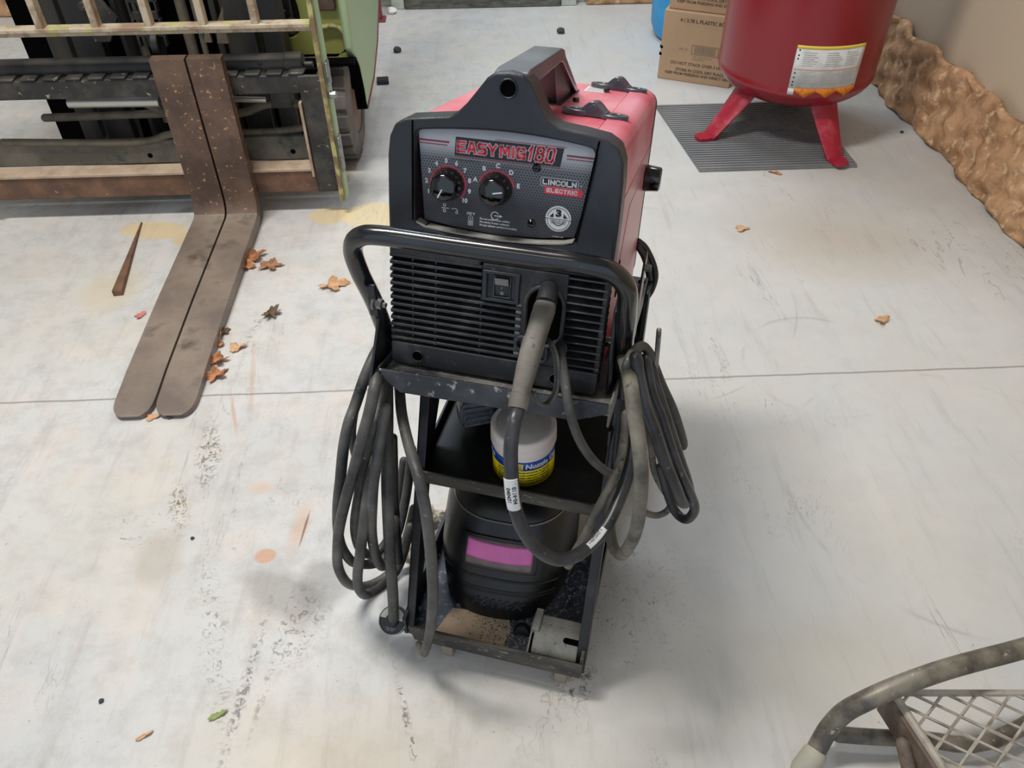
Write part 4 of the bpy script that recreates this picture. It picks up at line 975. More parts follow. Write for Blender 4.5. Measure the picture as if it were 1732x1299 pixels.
for sx, sz in ((.0365, .2635), (.0350, .2005)):
    b = B(); b.lathe([(.0, PY-.0035), (.0028, PY-.0033), (.0046, PY-.0015), (.0048, PY)], (sx, 0, sz), 'y', 20); sc_ = wp_('screw', b, 'knob', fp)
    b = B(); b.box(sx-.0025, sx+.0025, PY-.0037, PY-.003, sz-.0004, sz+.0004); b.box(sx-.0004, sx+.0004, PY-.0037, PY-.003, sz-.0025, sz+.0025); wp_('screw_slot', b, 'blackhole', fp)
# lower front moulding: solid areas around the louvres
lf = B()
lf.box(-.131, .130, .012, .036, .0, .154)
low = wp_('front_cover', lf, 'blackhole')
def facefun(x):   # gentle bow of the front
    return 0
fc = B()
fc.prism([(-.134, .1540), (-.134, .1445), (-.02, .1445), (-.02, .150), (-.018, .150), (.135, .150), (.135, .1540)], 'y', -.004, .012)
fc.prism(rr(-.134, .132, -.002, .0285, .006, 3, (0, 0, 1, 1)), 'y', -.004, .03)
fc.prism([(.0320, .028), (.0845, .028), (.0865, .150), (-.0175, .150), (-.0175, .1045), (.0320, .1045)], 'y', -.004, .012)
fc.prism([(.1255, .028), (.1325, .028), (.1345, .150), (.1275, .150)], 'y', -.002, .012)
wp_('solid_face', fc, 'plastic_dusty', low, bevel=.002)
# louvres left: 13 ribs
b = B(); n = 13
for i in range(n):
    z = .0345+i*(.1440-.0345)/(n-1)
    x1 = .0325 if z < .1035 else -.0175
    b.prism([(-.004, z-.0022), (-.004, z+.0016), (.010, z+.0036), (.010, z-.0002)], 'x', -.134, x1)
wp_('louvre', b, 'plastic_dusty', low, bevel=.0008)
b = B()
for x in (-.106, -.0765, -.0185): b.box(x-.0011, x+.0011, .0005, .012, .028, .146 if x < -.02 else .104)
wp_('louvre_divider', b, 'plastic', low)
b = B()
for i in range(8):
    z = .0345+i*(.1440-.0345)/(n-1)
    b.box(.0255, .0325, -.002, .010, z+.0012, z+.0058)
wp_('louvre_tab', b, 'grey_plastic', low, bevel=.0006)
b = B()
for i in range(12):
    z = .034+i*.0101; x0 = .0845+.0022*(z-.028)/.12*8*.1; 
    b.prism([(-.004, z-.0008), (-.004, z+.0008), (.010, z+.0048), (.010, z+.0034)], 'x', x0, .1325)
wp_('louvre', b, 'plastic_dusty', low, bevel=.0004)
b = B()
for i in range(14):
    z = .030+i*.0092
    b.prism([(-.001, z), (-.001, z+.0016), (.031, z+.012), (.031, z+.0098)], 'x', .131, .1335)
    b.prism([(-.001, z), (-.001, z+.0024), (.031, z+.0044), (.031, z+.002)], 'x', -.1345, -.131)
wp_('side_louvre', b, 'plastic_dusty', low)
b = B(); b.box(-.132, -.1305, .0, .034, .0, .152); b.box(.1300, .1315, .0, .034, .0, .152); wp_('side_wall', b, 'plastic', low)
for x, z in ((-.098, .0125), (.081, .0125)):
    b = B(); b.cyl((x, -.0046, z), (x, .002, z), .0066, seg=24); h_ = wp_('access_hole', b, 'blackhole', low)
    b = B(); b.frame([(x+.0080*cos(i*pi/12), z+.0080*sin(i*pi/12)) for i in range(24)], [(x+.0066*cos(i*pi/12), z+.0066*sin(i*pi/12)) for i in range(24)], 'y', -.0058, -.003); wp_('hole_rim', b, 'plastic_dusty', low, bevel=.0008)
# power switch
b = B(); b.frame([(-.0165, .104), (.0295, .104), (.0295, .1425), (-.0165, .1425)], [(-.0105, .108), (.0235, .108), (.0235, .1385), (-.0105, .1385)], 'y', -.0075, .0); sw = wp_('power_switch', b, 'plastic', low, bevel=.001)
b = B(); b.box(-.0105, .0235, -.003, .0, .108, .1385); wp_('switch_well', b, 'blackhole', sw)
b = B(); b.frame([(-.003, .1095), (.019, .1095), (.019, .1375), (-.003, .1375)], [(-.001, .1115), (.017, .1115), (.017, .1355), (-.001, .1355)], 'y', -.0065, -.003); wp_('switch_frame', b, 'knob', sw, bevel=.0005)
b = B(); b.prism([(-.004, .112), (-.006, .124), (-.0105, .135), (-.003, .1352), (-.003, .112)], 'x', -.0008, .0168); rk = wp_('rocker', b, 'plastic', sw, bevel=.0006)
b = B(); b.prism([(-.0070, .1262), (-.0111, .1352), (-.0105, .1352), (-.0064, .1262)], 'x', -.0002, .0162); wp_('rocker_wear', b, 'grey_plastic', rk)
b = B(); text(b, 'O', lambda u, v, w: (u, -.0050-w, v), .005, .008, .1152); text(b, 'I', lambda u, v, w: (u, -.0064-w, v), .004, .008, .1225); wp_('switch_marks', b, 'white_print', sw)
# gun socket
def stadium(cx, cz, w, h, n=24):
    o = []
    for i in range(n):
        a = 2*pi*i/n; s_ = sin(a)
        o.append((cx+w*cos(a), cz+w*s_+(h-w if s_ >= 0 else -(h-w))))
    return o
b = B(); b.frame(stadium(.0615, .094, .0255, .041), stadium(.0615, .094, .0205, .036), 'y', -.0105, -.003); sk = wp_('gun_socket', b, 'plastic_dusty', low, bevel=.003, bseg=3)
b = B(); b.prism(stadium(.0615, .094, .0208, .0363), 'y', -.0047, -.0035); wp_('socket_well', b, 'blackhole', sk)
b = B(); b.frame(stadium(.082, .056, .0115, .0115), stadium(.082, .056, .0085, .0085), 'y', -.0085, -.003); cg = wp_('cable_grommet', b, 'plastic', low, bevel=.0015)
b = B(); b.prism(stadium(.082, .056, .0088, .0088), 'y', -.0047, -.003); wp_('grommet_well', b, 'blackhole', cg)
b = B(); b.frame(stadium(.0375, .055, .011, .011), stadium(.0375, .055, .0065, .0065), 'y', -.009, -.003); b.frame(stadium(.060, .046, .010, .014), stadium(.060, .046, .006, .010), 'y', -.009, -.003); wp_('terminal_ring', b, 'plastic', low, bevel=.001)
# carry handle: arch profile in y,z
arch = [(.0, .316), (.0, .352), (.006, .3605), (.02, .3635), (.19, .369), (.207, .366), (.217, .358), (.345, .2985), (.338, .2975), (.326, .2975), (.206, .350), (.190, .353), (.035, .344), (.024, .336), (.022, .316)]
b = B(); b.prism(arch, 'x', -.0155, .0215); hd = wp_('carry_handle', b, 'handle_plastic', bevel=.006, bseg=3)
b = B(); b.prism([(.175, .352), (.205, .352), (.325, .2975), (.215, .2975)], 'x', -.009, .015); wp_('handle_web', b, 'plastic', hd)
b = B(); b.box(-.016, .022, .21, .345, .2975, .2995); wp_('handle_base', b, 'plastic', hd)
# two case latches on the top seam
def latch(x, y):
    e = B()
    M = Matrix.Translation(Vector((x, y, .2985))) @ Matrix.Rotation(radians(-12), 4, 'Z') @ Matrix.Scale(1.22, 4)
    def ov(cx, rx, ry, n=24): return [(cx+rx*cos(2*pi*i/n), ry*sin(2*pi*i/n)) for i in range(n)]
    e.frame(ov(-.018, .0175, .0105), ov(-.022, .0065, .0045), 'z', 0, .0055, M)
    e.frame(ov(.020, .0155, .0105), ov(.023, .0065, .0055), 'z', 0, .0045, M)
    def sad(u, v):
        xx = -.014+.028*u; h = .0045+.0105*sin(pi*min(1, max(0, u)))**1.3
        return M @ Vector((xx, (2*v-1)*(.0095-.003*sin(pi*u)), h*(1-.25*(2*v-1)**2)))
    e.prism([(-.0165, .001)]+[(-.0165+.031*k/14, .0045+.0105*sin(pi*k/14)**1.4) for k in range(15)]+[(.0145, .001)], 'y', -.0078, .0078, M)
    e.box(-.014, .014, -.007, .007, 0, .006, M)
    e.cyl(M @ Vector((.001, -.008, .0085)), M @ Vector((.001, .008, .0085)), .0052, seg=16)
    return e
wp_('door_latch', latch(.0745, .155), 'handle_plastic', bevel=.0012, sharp=45)
wp_('door_latch', latch(.0740, .385), 'handle_plastic', bevel=.0012, sharp=45)
b = B()
for x, y in ((.034, .25), (.060, .355)): b.cyl((x, y, .297), (x, y, .3035), .0045, seg=12)
wp_('case_screw', b, 'knob')
b = B(); b.box(.028, .058, .345, .395, .2981, .2987); tl_ = wp_('top_label', b, 'label_white')
b = B()
for k in range(7): b.box(.031, .055, .350+k*.006, .352+k*.006, .2987, .2990)
wp_('fine_print', b, 'grey_print', tl_)

# ================================================================== GUN AND CABLES
gun = cart_empty('welding_gun', 'grey dusty welding gun holstered in the welder front with its thick cable', 'welding gun', (.062, -.06, .54))
GO = Vector((.062, -.06, .54))
def gp(name, b, m, parent=gun, **k):
    for v in b.bm.verts: v.co -= GO
    return ob(name, b, m, parent, **k)
def sect(pts, nx, name, m, **k): pass
# handle: swept rounded-rectangle section from the socket down to the collar
def sweep(stations, nseg=20, e=3.2):
    """stations: (centre, half width, half depth)"""
    b = B(); P = [Vector(s_[0]) for s_ in stations]; vs = []; fs = []; n = len(P)
    for i, (c, w, d) in enumerate(stations):
        T = (P[min(i+1, n-1)]-P[max(i-1, 0)]).normalized(); X = Vector((1, 0, 0)); X = (X-T*X.dot(T)).normalized(); Y = T.cross(X)
        for k in range(nseg):
            a = 2*pi*k/nseg; ca, sa = cos(a), sin(a)
            vs.append(Vector(c)+X*w*abs(ca)**(2/e)*(1 if ca > 0 else -1)+Y*d*abs(sa)**(2/e)*(1 if sa > 0 else -1))
    for i in range(n-1):
        for k in range(nseg): j = (k+1) % nseg; fs.append((i*nseg+k, i*nseg+j, (i+1)*nseg+j, (i+1)*nseg+k))
    fs += [tuple(range(nseg-1, -1, -1)), tuple((n-1)*nseg+k for k in range(nseg))]
    b.add(vs, fs); return b
b = sweep([((.064, .026, .650), .0100, .011), ((.066, .012, .653), .0115, .012), ((.0675, .002, .6535), .0120, .0125), ((.0675, -.006, .6520), .0120, .0125)], e=2.4)
gp('gun_neck', b, 'gun_dark')
b = sweep([((.0680, -.002, .6525), .0112, .008), ((.0675, -.010, .6495), .0126, .012), ((.0660, -.024, .6420), .0122, .013), ((.0645, -.042, .6310), .0116, .0135), ((.0640, -.046, .6290), .0126, .0145), ((.0630, -.060, .6205), .0122, .0145), ((.0620, -.075, .6105), .0114, .0130), ((.0615, -.090, .6010), .0104, .0118), ((.0612, -.099, .5955), .0098, .0108)], e=2.8)
gp('grip', b, 'gun', sharp=45)
b = B(); b.tube([(.0680, -.018, .6575), (.0665, -.030, .6505), (.0650, -.043, .6435)], .0007, 6, 4); gp('grip_seam', b, 'gun_dark')
b = B(); b.cyl((.0640, -.053, .6375), (.0638, -.0555, .6395), .0034, seg=16); gp('grip_screw', b, 'gun')
b = sweep([((.0612, -.098, .5962), .0112, .0118), ((.0613, -.105, .5905), .0112, .0118), ((.0613, -.111, .5860), .0106, .0112)], e=2.1); gp('collar', b, 'gun', sharp=45)
b = B(); b.prism([(-.022, .618), (-.036, .590), (-.048, .586), (-.046, .606), (-.040, .622)], 'x', .060, .068); gp('trigger', b, 'gun_dark', bevel=.002)
b = B(); b.tube(CAB['P'], .0082, 16, 6); gc = gp('gun_cable', b, 'cable_blue')
# printed tags wrapped on the gun cable
def cable_tag(path, i0, i1, r, lines, mname, span=(-1.2, 1.2), tsize=.0062, face=(-.15, -1, .6)):
    P = catmull([Vector(p) for p in path], 12); seg = P[i0:i1]
    n = len(seg); m_ = 12
    F = Vector(face).normalized()
    rows = []
    L = [0]
    for i in range(1, n): L.append(L[-1]+(seg[i]-seg[i-1]).length)
    fr = []
    for i in range(n):
        T = (seg[min(i+1, n-1)]-seg[max(i-1, 0)]).normalized(); N = (F-T*F.dot(T)).normalized(); fr.append((seg[i], T, N, T.cross(N)))
    def pl3(s_, a, h):
        s_ = max(0, min(L[-1]-1e-6, s_)); i = max(k for k in range(n) if L[k] <= s_); i = min(i, n-2); f = (s_-L[i])/(L[i+1]-L[i])
        p = fr[i][0].lerp(fr[i+1][0], f); N = fr[i][2].lerp(fr[i+1][2], f).normalized(); W = fr[i][3].lerp(fr[i+1][3], f).normalized()
        return p+(N*cos(a)+W*sin(a))*(r+h)
    b = B(); b.grid(lambda u, v: pl3(u*L[-1], span[0]+(span[1]-span[0])*v, .0004), n*2, 14)
    o = gp('printed_tag', b, mname, gc, solid=.0004)
    b = B()
    for t_, a in lines: text(b, t_, lambda u, v, w: pl3(u, (v)/r+a, .0007+w), tsize, L[-1]/2, 0, 'CENTER', .02)
    gp('tag_print', b, 'ink', gc)
nP = len(CAB['P'])
cable_tag(CAB['P'], 33, 48, .0083, (('040421', .15), ('0116-04', -.6)), 'label_white')
cable_tag(CAB['P'], 104, 118, .0083, (('< WELDING >', 0),), 'label_white', (-.2, .75), .0045, (-.5, -1, .5))
b = B(); b.tube(CAB['R1'], [.0086, .0088, .0084, .0078, .0080], 16, 6); gp('gun_cable', b, 'cable_tan')
b = B(); b.tube(CAB['R2'], .0078, 16, 6); gp('gun_cable', b, 'cable_blue')
b = B(); b.tube(CAB['R3'], .0066, 14, 6); gp('gun_cable', b, 'cable_blue')
b = B(); b.tube(CAB['T1'], .0021, 8, 6); b.tube([(x+.004, y-.003, z+.002) for x, y, z in CAB['T1']], .0021, 8, 6); gp('trigger_wire', b, 'cable')
# work (ground) cable
def cab_obj(name, keys, r, m, label, at, **k):
    b = B()
    for q in keys: b.tube(CAB[q], r, 14, 6)
    return cart_mesh(name, b, m, label, 'cable', at, **k)
e = cart_empty('ground_cable', 'brown-grey ground cable from the welder front, coiled on the right cart hook', 'cable', (.17, 0, .45))
GO2 = Vector((.17, 0, .45))
def g2(name, keys, r, m):
    b = B()
    for q in keys: b.tube(CAB[q], r, 14, 6)
    for v in b.bm.verts: v.co -= GO2
    return ob(name, b, m, e)
g2('lead', ['W'], .0058, 'cable'); g2('lead_end', ['Q'], .0056, 'cable_tan'); g2('coil_loop', ['R4'], .0054, 'cable_blue'); g2('coil_loop', ['R5'], .0060, 'cable'); g2('coil_loop', ['R6'], .0050, 'cable_tan')
# power cord coil on the left
e = cart_empty('power_cord', 'thick grey power cord coiled on the left side of the cart, plug hanging down', 'power cord', (-.16, -.05, .3))
GO3 = Vector((-.16, -.05, .3))
def g3(name, b, m, parent=None, **k):
    for v in b.bm.verts: v.co -= GO3
    return ob(name, b, m, parent or e, **k)
for q, r, m_ in (('A', .0076, 'cable'), ('B', .0078, 'cable'), ('C', .0076, 'cable'), ('D', .0076, 'cable'), ('E', .0074, 'cable'), ('A2', .0062, 'cable'), ('F2', .0064, 'cable_black')):
    b = B(); b.tube(CAB[q], r, 14, 6); g3('coil_loop', b, m_)
b = B(); b.tube(CAB['F'], .0084, 16, 6); g3('plug_lead', b, 'cable')
b = B(); b.tube(CAB['K'], [.0072, .0074, .0078, .0078, .0070], 16, 6); g3('hanging_loop', b, 'cable')
fe = Vector(CAB['F'][-1]); ke = Vector(CAB['K'][-1])
b = B(); b.tube([ke, ke+Vector((-.008, .006, -.008)), ke+Vector((-.014, .014, -.006))], [.0066, .0058], 12, 4); g3('lead_tip', b, 'cable_tan')
# plug: round body hanging at a slant, its cable side towards the room
pc_ = fe+Vector((-.002, .002, -.002)); PM = Matrix.Rotation(radians(34), 4, 'X')
def pgp(name, b, m, parent=None, **k):
    for v in b.bm.verts: v.co = PM @ v.co+pc_
    return g3(name, b, m, parent, **k)
b = B(); b.lathe([(.0, .004), (.020, .004), (.0215, .002), (.0215, -.010), (.018, -.014), (.0, -.014)], seg=40); pg = pgp('plug', b, 'plastic')
b = B(); b.frame([(.0228*cos(i*pi/20), .0228*sin(i*pi/20)) for i in range(40)], [(.0214*cos(i*pi/20), .0214*sin(i*pi/20)) for i in range(40)], 'z', -.009, .0035); pgp('plug_rim', b, 'zinc', pg)
b = B(); b.prism([(.0205*cos(radians(4)+i*radians(172)/16), .0205*sin(radians(4)+i*radians(172)/16)) for i in range(17)], 'z', .0041, .0047); pgp('plug_face', b, 'plug_pale', pg)
b = B(); b.cyl((0, 0, .003), (0, 0, .012), .0115, .0095, seg=24); pgp('strain_relief', b, 'plastic', pg)
b = B()
for k in range(3): text(b, ('GROUNDED', '50A 250V', 'PLUG')[k], lambda u, v, w: (u, v, .0042+w), .0030, 0, -.0125-k*.0028*0-(k == 1)*.0028, 'CENTER') if k < 2 else None
pgp('plug_print', b, 'grey_print', pg)
for dx in (-.008, .008):
    b = B(); b.box(dx-.001, dx+.001, -.004, .004, -.030, -.013); pgp('plug_blade', b, 'zinc', pg)
# black lead at the back
e4 = cart_empty('rear_cord', 'loop of thin black cord hanging behind the right rear of the welder', 'cord', (.16, .42, .5))
for q in ('rear1', 'rear2'):
    b = B(); b.tube(CAB[q], .0055, 12, 6)
    for v in b.bm.verts: v.co -= Vector((.16, .42, .5))
    ob('cord_loop', b, 'cable_black', e4)

# ================================================================== THINGS ON THE CART
# dip jar on the middle shelf
JC = (.0265, .060, .297); JR = .0465
jr = cart_empty('dip_jar', 'white plastic jar with blue and yellow label on the middle shelf', 'jar', JC)
b = B(); b.lathe([(0, 0), (.043, 0), (.0455, .003), (.0455, .062), (.043, .066), (.041, .068), (.0, .068)], seg=56); ob('jar_body', b, 'jar_white', jr, sharp=50)
b = B(); b.lathe([(.0435, .062), (.0475, .062), (.0480, .064), (.0478, .071), (.0470, .073), (.0478, .075), (.0472, .088), (.0455, .0905), (.0430, .0908), (.0425, .0900), (0, .0900)], seg=64); lid = ob('lid', b, 'jar_white', jr, sharp=50)
b = B(); b.lathe([(0, .0909), (.0385, .0909), (.0395, .0902), (.0400, .0900)], seg=56); ob('lid_top', b, 'jar_lid', lid, sharp=50)
jp = lambda r: (lambda u, v, w: ((r+w)*cos(-pi/2+u/JR), (r+w)*sin(-pi/2+u/JR), v))
def band(u0, u1, z0, z1, r, f=None):
    b = B(); q = jp(r); b.grid(lambda s_, t_: q(u0+(u1-u0)*s_, z0+(z1-z0)*t_, 0), 40, 2); return b
ob('yellow_label', band(-.12, .12, .002, .036, .0459), 'jar_yellow', jr, solid=.0004)
ob('blue_label', band(-.12, .12, .036, .0535, .0459), 'jar_blue', jr, solid=.0004)
ob('emblem', band(-.002, .0105, .038, .0505, .0463), 'jar_yellow', jr, solid=.0003)
b = B(); text(b, 'Nozzle Dip', jp(.0463), .0135, .0135, .0445, 'LEFT', .03, .1, .0003, .95); text(b, 'e', jp(.0463), .015, -.044, .046, 'CENTER', .04, .1)
text(b, 'Gel', jp(.0463), .0135, -.070, .0445, 'LEFT', .03, .1); ob('label_lettering', b, 'white_print', jr)
b = B()
for i, s_ in enumerate(('PREVENTS SPATTER FROM STICKING TO NOZZLE', 'CAUTION: DO NOT TAKE INTERNALLY. KEEP OUT', 'OF REACH OF CHILDREN. USE WITH ADEQUATE', 'VENTILATION. DIP HOT NOZZLE INTO GEL AND', 'WIPE AWAY EXCESS. CONTAINS PETROLATUM')):
    text(b, s_, jp(.0463), .0038, .012, .0315-i*.0056, 'CENTER', .03)
ob('fine_print', b, 'ink', jr)
b = B(); b.box(.0005, .0085, -.0468, -.0464, .041, .044); b.box(.0005, .0085, -.0468, -.0464, .046, .048); ob('emblem_bars', b, 'grey_plastic', jr)
# grey work light behind the jar
L0 = (-.060, .125, .297)
wk = cart_empty('work_light', 'grey work light with clear ribbed lens lying on the middle shelf behind the jar', 'light', L0)
M = Matrix.Rotation(radians(28), 4, 'Z') @ Matrix.Rotation(radians(-12), 4, 'X')
b = B(); b.lathe([(0, -.028), (.026, -.028), (.034, -.02), (.036, 0), (.032, .02), (.020, .030), (0, .032)], (.012, .02, .046), 'x', 32, Matrix.Rotation(radians(20), 4, 'Z')); ob('light_body', b, 'plastic_dusty', wk)
b = B(); b.prism([(-.030, .018), (.018, .018), (.020, .052), (-.026, .060), (-.034, .050), (-.036, .030)], 'y', -.030, .0, M); hb = ob('lens_housing', b, 'clear', wk, bevel=.003)
b = B()
for k in range(4): b.box(-.026, .013, -.0325, -.0300, .024+k*.008, .026+k*.008, M)
b.frame([(-.030, .020), (.015, .020), (.015, .052), (-.030, .052)], [(-.026, .024), (.011, .024), (.011, .048), (-.026, .048)], 'y', -.034, -.030, M)
ob('lens_rib', b, 'clear', wk, bevel=.001)
b = B(); b.lathe([(0, -.018), (.028, -.018), (.032, -.012), (.032, .012), (.028, .018), (0, .018)], (.072, .045, .034), 'x', 32); ob('end_cap', b, 'plastic', wk)

# welding helmet lying back in the bottom tray
HC = (.006, -.086, .052)
hm = cart_empty('welding_helmet', 'dusty black welding helmet with pink viewing window in the bottom tray', 'welding helmet', HC)
hm.rotation_euler = (radians(-37), 0, -YAW+radians(2))
def hw(v):    # half width at height v 0..1
    return .078+.034*min(1, v/.45)**.7 if v < .45 else .112-.008*((v-.45)/.55)**2
def hfront(v):   # y of the front at height v (0 = foremost)
    if v < .22: return .028*(1-v/.22)**1.7+.004
    if v < .72: return .004-.004*sin(pi*(v-.22)/.5)
    return .004+.085*((v-.72)/.28)**1.9
HH = .255
def hsurf(th, v, off=0.0):
    """th -1..1 from left flank to right flank"""
    a = th*pi/2*1.0; w = hw(v)+off; f = hfront(v); dep = .125-f*.6
    e = 2.6; s_, c_ = sin(a), cos(a)
    x = w*abs(s_)**(2/e)*(1 if s_ > 0 else -1); y = f+dep*(1-abs(c_)**(2/e))-off*c_
    return Vector((x, y, v*HH))
b = B(); b.grid(lambda u, v: hsurf(-1+2*u, v), 60, 40)
hs = ob('helmet_shell', b, 'helmet', hm, solid=.003, sharp=60)
# flanks sweeping back to the pivots, lighter with dust
def flank(sgn):
    b = B()
    def f(u, v):
        p = hsurf(sgn, .05+.93*v)
        back = .085*(1-.25*(1-v)**2)
        return Vector((p.x+sgn*.018*sin(u*pi/2), p.y-.02+back*u, p.z+.012*u))
    b.grid(f, 12, 24); return b
for sg in (-1, 1): ob('side_flank', flank(sg), 'helmet_side', hm, solid=.003, sharp=60)
for sg in (-1, 1):
    p = hsurf(sg, .80)
    b = B(); b.cyl((p.x-.004, p.y+.05, p.z), (p.x+sg*.006+(.004 if sg < 0 else 0), p.y+.05, p.z), .004, seg=14); ob('pivot_hole', b, 'blackhole', hm)
# surface patch helper on the shell
def patch(t0, t1, v0, v1, off, nu=24, nv=8, taper=0.0, curve=0.0):
    b = B()
    def f(u, v):
        k = t0+(t1-t0)*u; vv = v0+(v1-v0)*v-curve*(4*(u-.5)**2)
        k *= 1-taper*(1-v)
        return hsurf(k, vv, off)
    b.grid(f, nu, nv); return b
# window surround, lens cover, pink lens
ob('window_frame', patch(-.28, .30, .395, .605, .0035), 'helmet', hm, solid=.003, bevel=.0015)
ob('lens_cover', patch(-.225, .245, .415, .585, .0056), 'lens_grey', hm, solid=.0015)
ob('viewing_lens', patch(-.215, .235, .455, .565, .0070, curve=-.012), 'magenta', hm, solid=.0012)
# brow plate: arched raised panel
def brow(u, v):
    t_ = -.5+1.0*u; vmin = .70+.16*(2*abs(t_))**2.2
    return hsurf(t_*1.25, vmin+(.985-vmin)*v, .0045)
b = B(); b.grid(brow, 36, 12); ob('brow_plate', b, 'helmet', hm, solid=.003)
b = B(); b.tube([hsurf((-.5+i/20)*1.25, .70+.16*(2*abs(-.5+i/20))**2.2, .006) for i in range(21)], .0014, 8, 2); ob('brow_rim', b, 'helmet_side', hm)
for v0 in (.335, .265, .245):
    b = B(); b.tube([hsurf(-.62+1.24*i/20, v0+.02*(2*abs(i/20-.5))**2, .0015) for i in range(21)], .0016 if v0 < .3 else .0022, 8, 2); ob('chin_ridge', b, 'helmet', hm)
b = B(); text(b, 'HAWK', lambda u, v, w: hsurf((1 if u > 0 else -1)*(2/pi)*math.asin(min(1, (abs(u)/hw(v/HH))**1.3)), v/HH, .0015+w), .021, .006, .044, 'CENTER', .012, .45, .0018, 1.25); ob('embossed_lettering', b, 'plastic_dusty', hm)  # paler plastic stands in for the highlight on the raised edges
b = B(); b.lathe([(.0, 0), (.012, 0), (.014, .004), (.014, .012), (.008, .016), (0, .016)], (.052, .004, .004), 'y', 24); ob('chin_knob', b, 'helmet', hm)

# cardboard scrap, grey clip and grit in the tray
b = B(); b.prism([(-.078, -.115), (-.062, -.060), (.030, -.050), (.040, -.075), (.034, -.114)], 'z', .0503, .0522)
cart_mesh('cardboard_scrap', b, 'card', 'dirty tan piece of cardboard lying in the bottom tray', 'cardboard', (-.02, -.09, .0503))
BK = (.117, -.078, .0505)
bk = cart_empty('plastic_clip', 'grey half-round slotted plastic clip lying in the front right tray corner', 'clip', BK)
b = B()
def hc(u, v):
    a = radians(20+140*v); return Vector((-.036+.070*u, -.034*cos(a)+.0, .004+.026*sin(a)))
b.grid(hc, 4, 14); ob('curved_shell', b, 'grey_plastic', bk, solid=.003, bevel=.0006)
b = B(); b.box(-.030, .036, -.004, .026, .026, .030); ob('flat_top', b, 'grey_plastic', bk, bevel=.001)
b = B(); b.box(-.041, -.030, -.006, .032, .024, .036); ob('raised_tab', b, 'grey_plastic', bk, bevel=.001)
b = B(); b.prism([(-.034, .001), (.030, .001), (.030, .026), (.010, .032), (-.034, .014)], 'x', -.043, -.040); ob('end_wall', b, 'grey_plastic', bk, bevel=.0006)
b = B(); b.prism([(-.034, .001), (.0, .001), (.0, .028), (-.020, .024)], 'x', .034, .037); ob('end_wall', b, 'grey_plastic', bk, bevel=.0006)
b = B(); b.prism(stadium(.014, -.010, .0045, .0045), 'z', .0270, .0316); b.box(.014, .0375, -.0145, -.0055, .0270, .0316); ob('slot', b, 'blackhole', bk)
b = B()
for k in range(1500):
    x = random.gauss(.05, .035); y = random.gauss(-.075, .025)
    if k % 3 == 0: x = random.uniform(.06, .155); y = random.uniform(-.10, .06)
    if not (-.07 < x < .155 and -.115 < y < .08): continue
    r = random.uniform(.0004, .0013); z = .0502 if x > .04 else .0524
    M = Matrix.Translation(Vector((x, y, z+r*.4))) @ Matrix.Rotation(random.random()*6, 4, 'Z') @ Matrix.Rotation(random.random()*2, 4, 'X')
    b.box(-r, r, -r*.7, r*.7, -r*.5, r*.5, M)
o = cart_mesh('metal_grit', b, 'grit', 'pale crumbs of metal grit scattered on the bottom tray', 'grit', (.05, -.07, .0503)); o['kind'] = 'stuff'
# crumpled film by the left post
def film(u, v):
    return Vector((-.02+.05*u+.004*sin(23*v), -.05+.13*v+.006*sin(17*u+9*v), .006+.012*abs(sin(7*u+11*v))+.010*abs(sin(19*v-5*u))+.02*u*(1-v)))
b = B(); b.grid(film, 22, 40)
tag(ob('plastic_film', b, 'film', solid=.0004, loc=cw(-.165, .07, 0), rot=(0, 0, -YAW), sharp=20), 'crumpled tan plastic film on the floor beside the left cart post', 'plastic film')

# ================================================================== TUBE STAND AT LOWER RIGHT
js = empty('tube_stand', 'bent grey tube stand with expanded metal tread at the lower right corner', 'stand', (.62, .52, 0))
JO = Vector((.62, .52, 0))
def jpt(name, b, m, parent=js, **k):
    for v in b.bm.verts: v.co -= JO
    return ob(name, b, m, parent, **k)
P_ = [Vector(p) for p in CAB['jackleg']]; q_ = P_[-1]; P_ += [q_+Vector((.07, .01, -.02)), q_+Vector((.12, .015, -.07)), Vector((q_.x+.145, q_.y+.02, .015))]
b = B(); b.tube(P_, .0140, 20, 6); jpt('leg_tube', b, 'jack')
b = B(); b.tube([P_[0]+Vector((-.012, -.006, -.012)), P_[0]+Vector((-.004, 0, -.002)), P_[0]+Vector((.004, .006, .006))], [.0165, .0175], 20, 4)
for v in b.bm.verts: v.co.z = max(v.co.z, .0005)
jpt('rubber_foot', b, 'jack_foot')
b = B(); b.tube(CAB['jackcross']+[(P_[-1].x-.01, P_[-1].y-.02, .032)], .0115, 18, 4); jpt('cross_tube', b, 'jack')
# tread frame
T0 = Vector((.560, .508, .100)); TX = Vector((.28, -.02, .012)); TY = Vector((.055, -.20, -.012))
b = B(); b.tube([T0, T0+TY], .006, 8, smooth=False); b.tube([T0, T0+TX], .005, 8, smooth=False); b.tube([T0+TX, T0+TX+TY], .006, 8, smooth=False); b.tube([T0+TY, T0+TX+TY], .006, 8, smooth=False)
fr_ = jpt('tread_frame', b, 'jack_pale')
b = B()
nu, nv = 6, 6
for i in range(nu):
    for j in range(nv):
        a = T0+TX*((i+.5)/nu)+TY*(j/nv); c = T0+TX*((i+.5)/nu)+TY*((j+1)/nv); l = T0+TX*(i/nu)+TY*((j+.5)/nv); r = T0+TX*((i+1)/nu)+TY*((j+.5)/nv)
        for p, q in ((a, l), (l, c), (c, r), (r, a)): b.cyl(p, q, .0024, seg=5)
jpt('expanded_mesh', b, 'jack_pale', fr_)
b = B(); vs = []
for t_ in (0, 1):
    p = T0+TY*t_*1.1+Vector((-.006, 0, 0)); vs += [p+Vector((-.006, 0, 0)), p+Vector((.008, 0, 0)), p+Vector((-.004, 0, -.05)), p+Vector((.010, 0, -.05))]
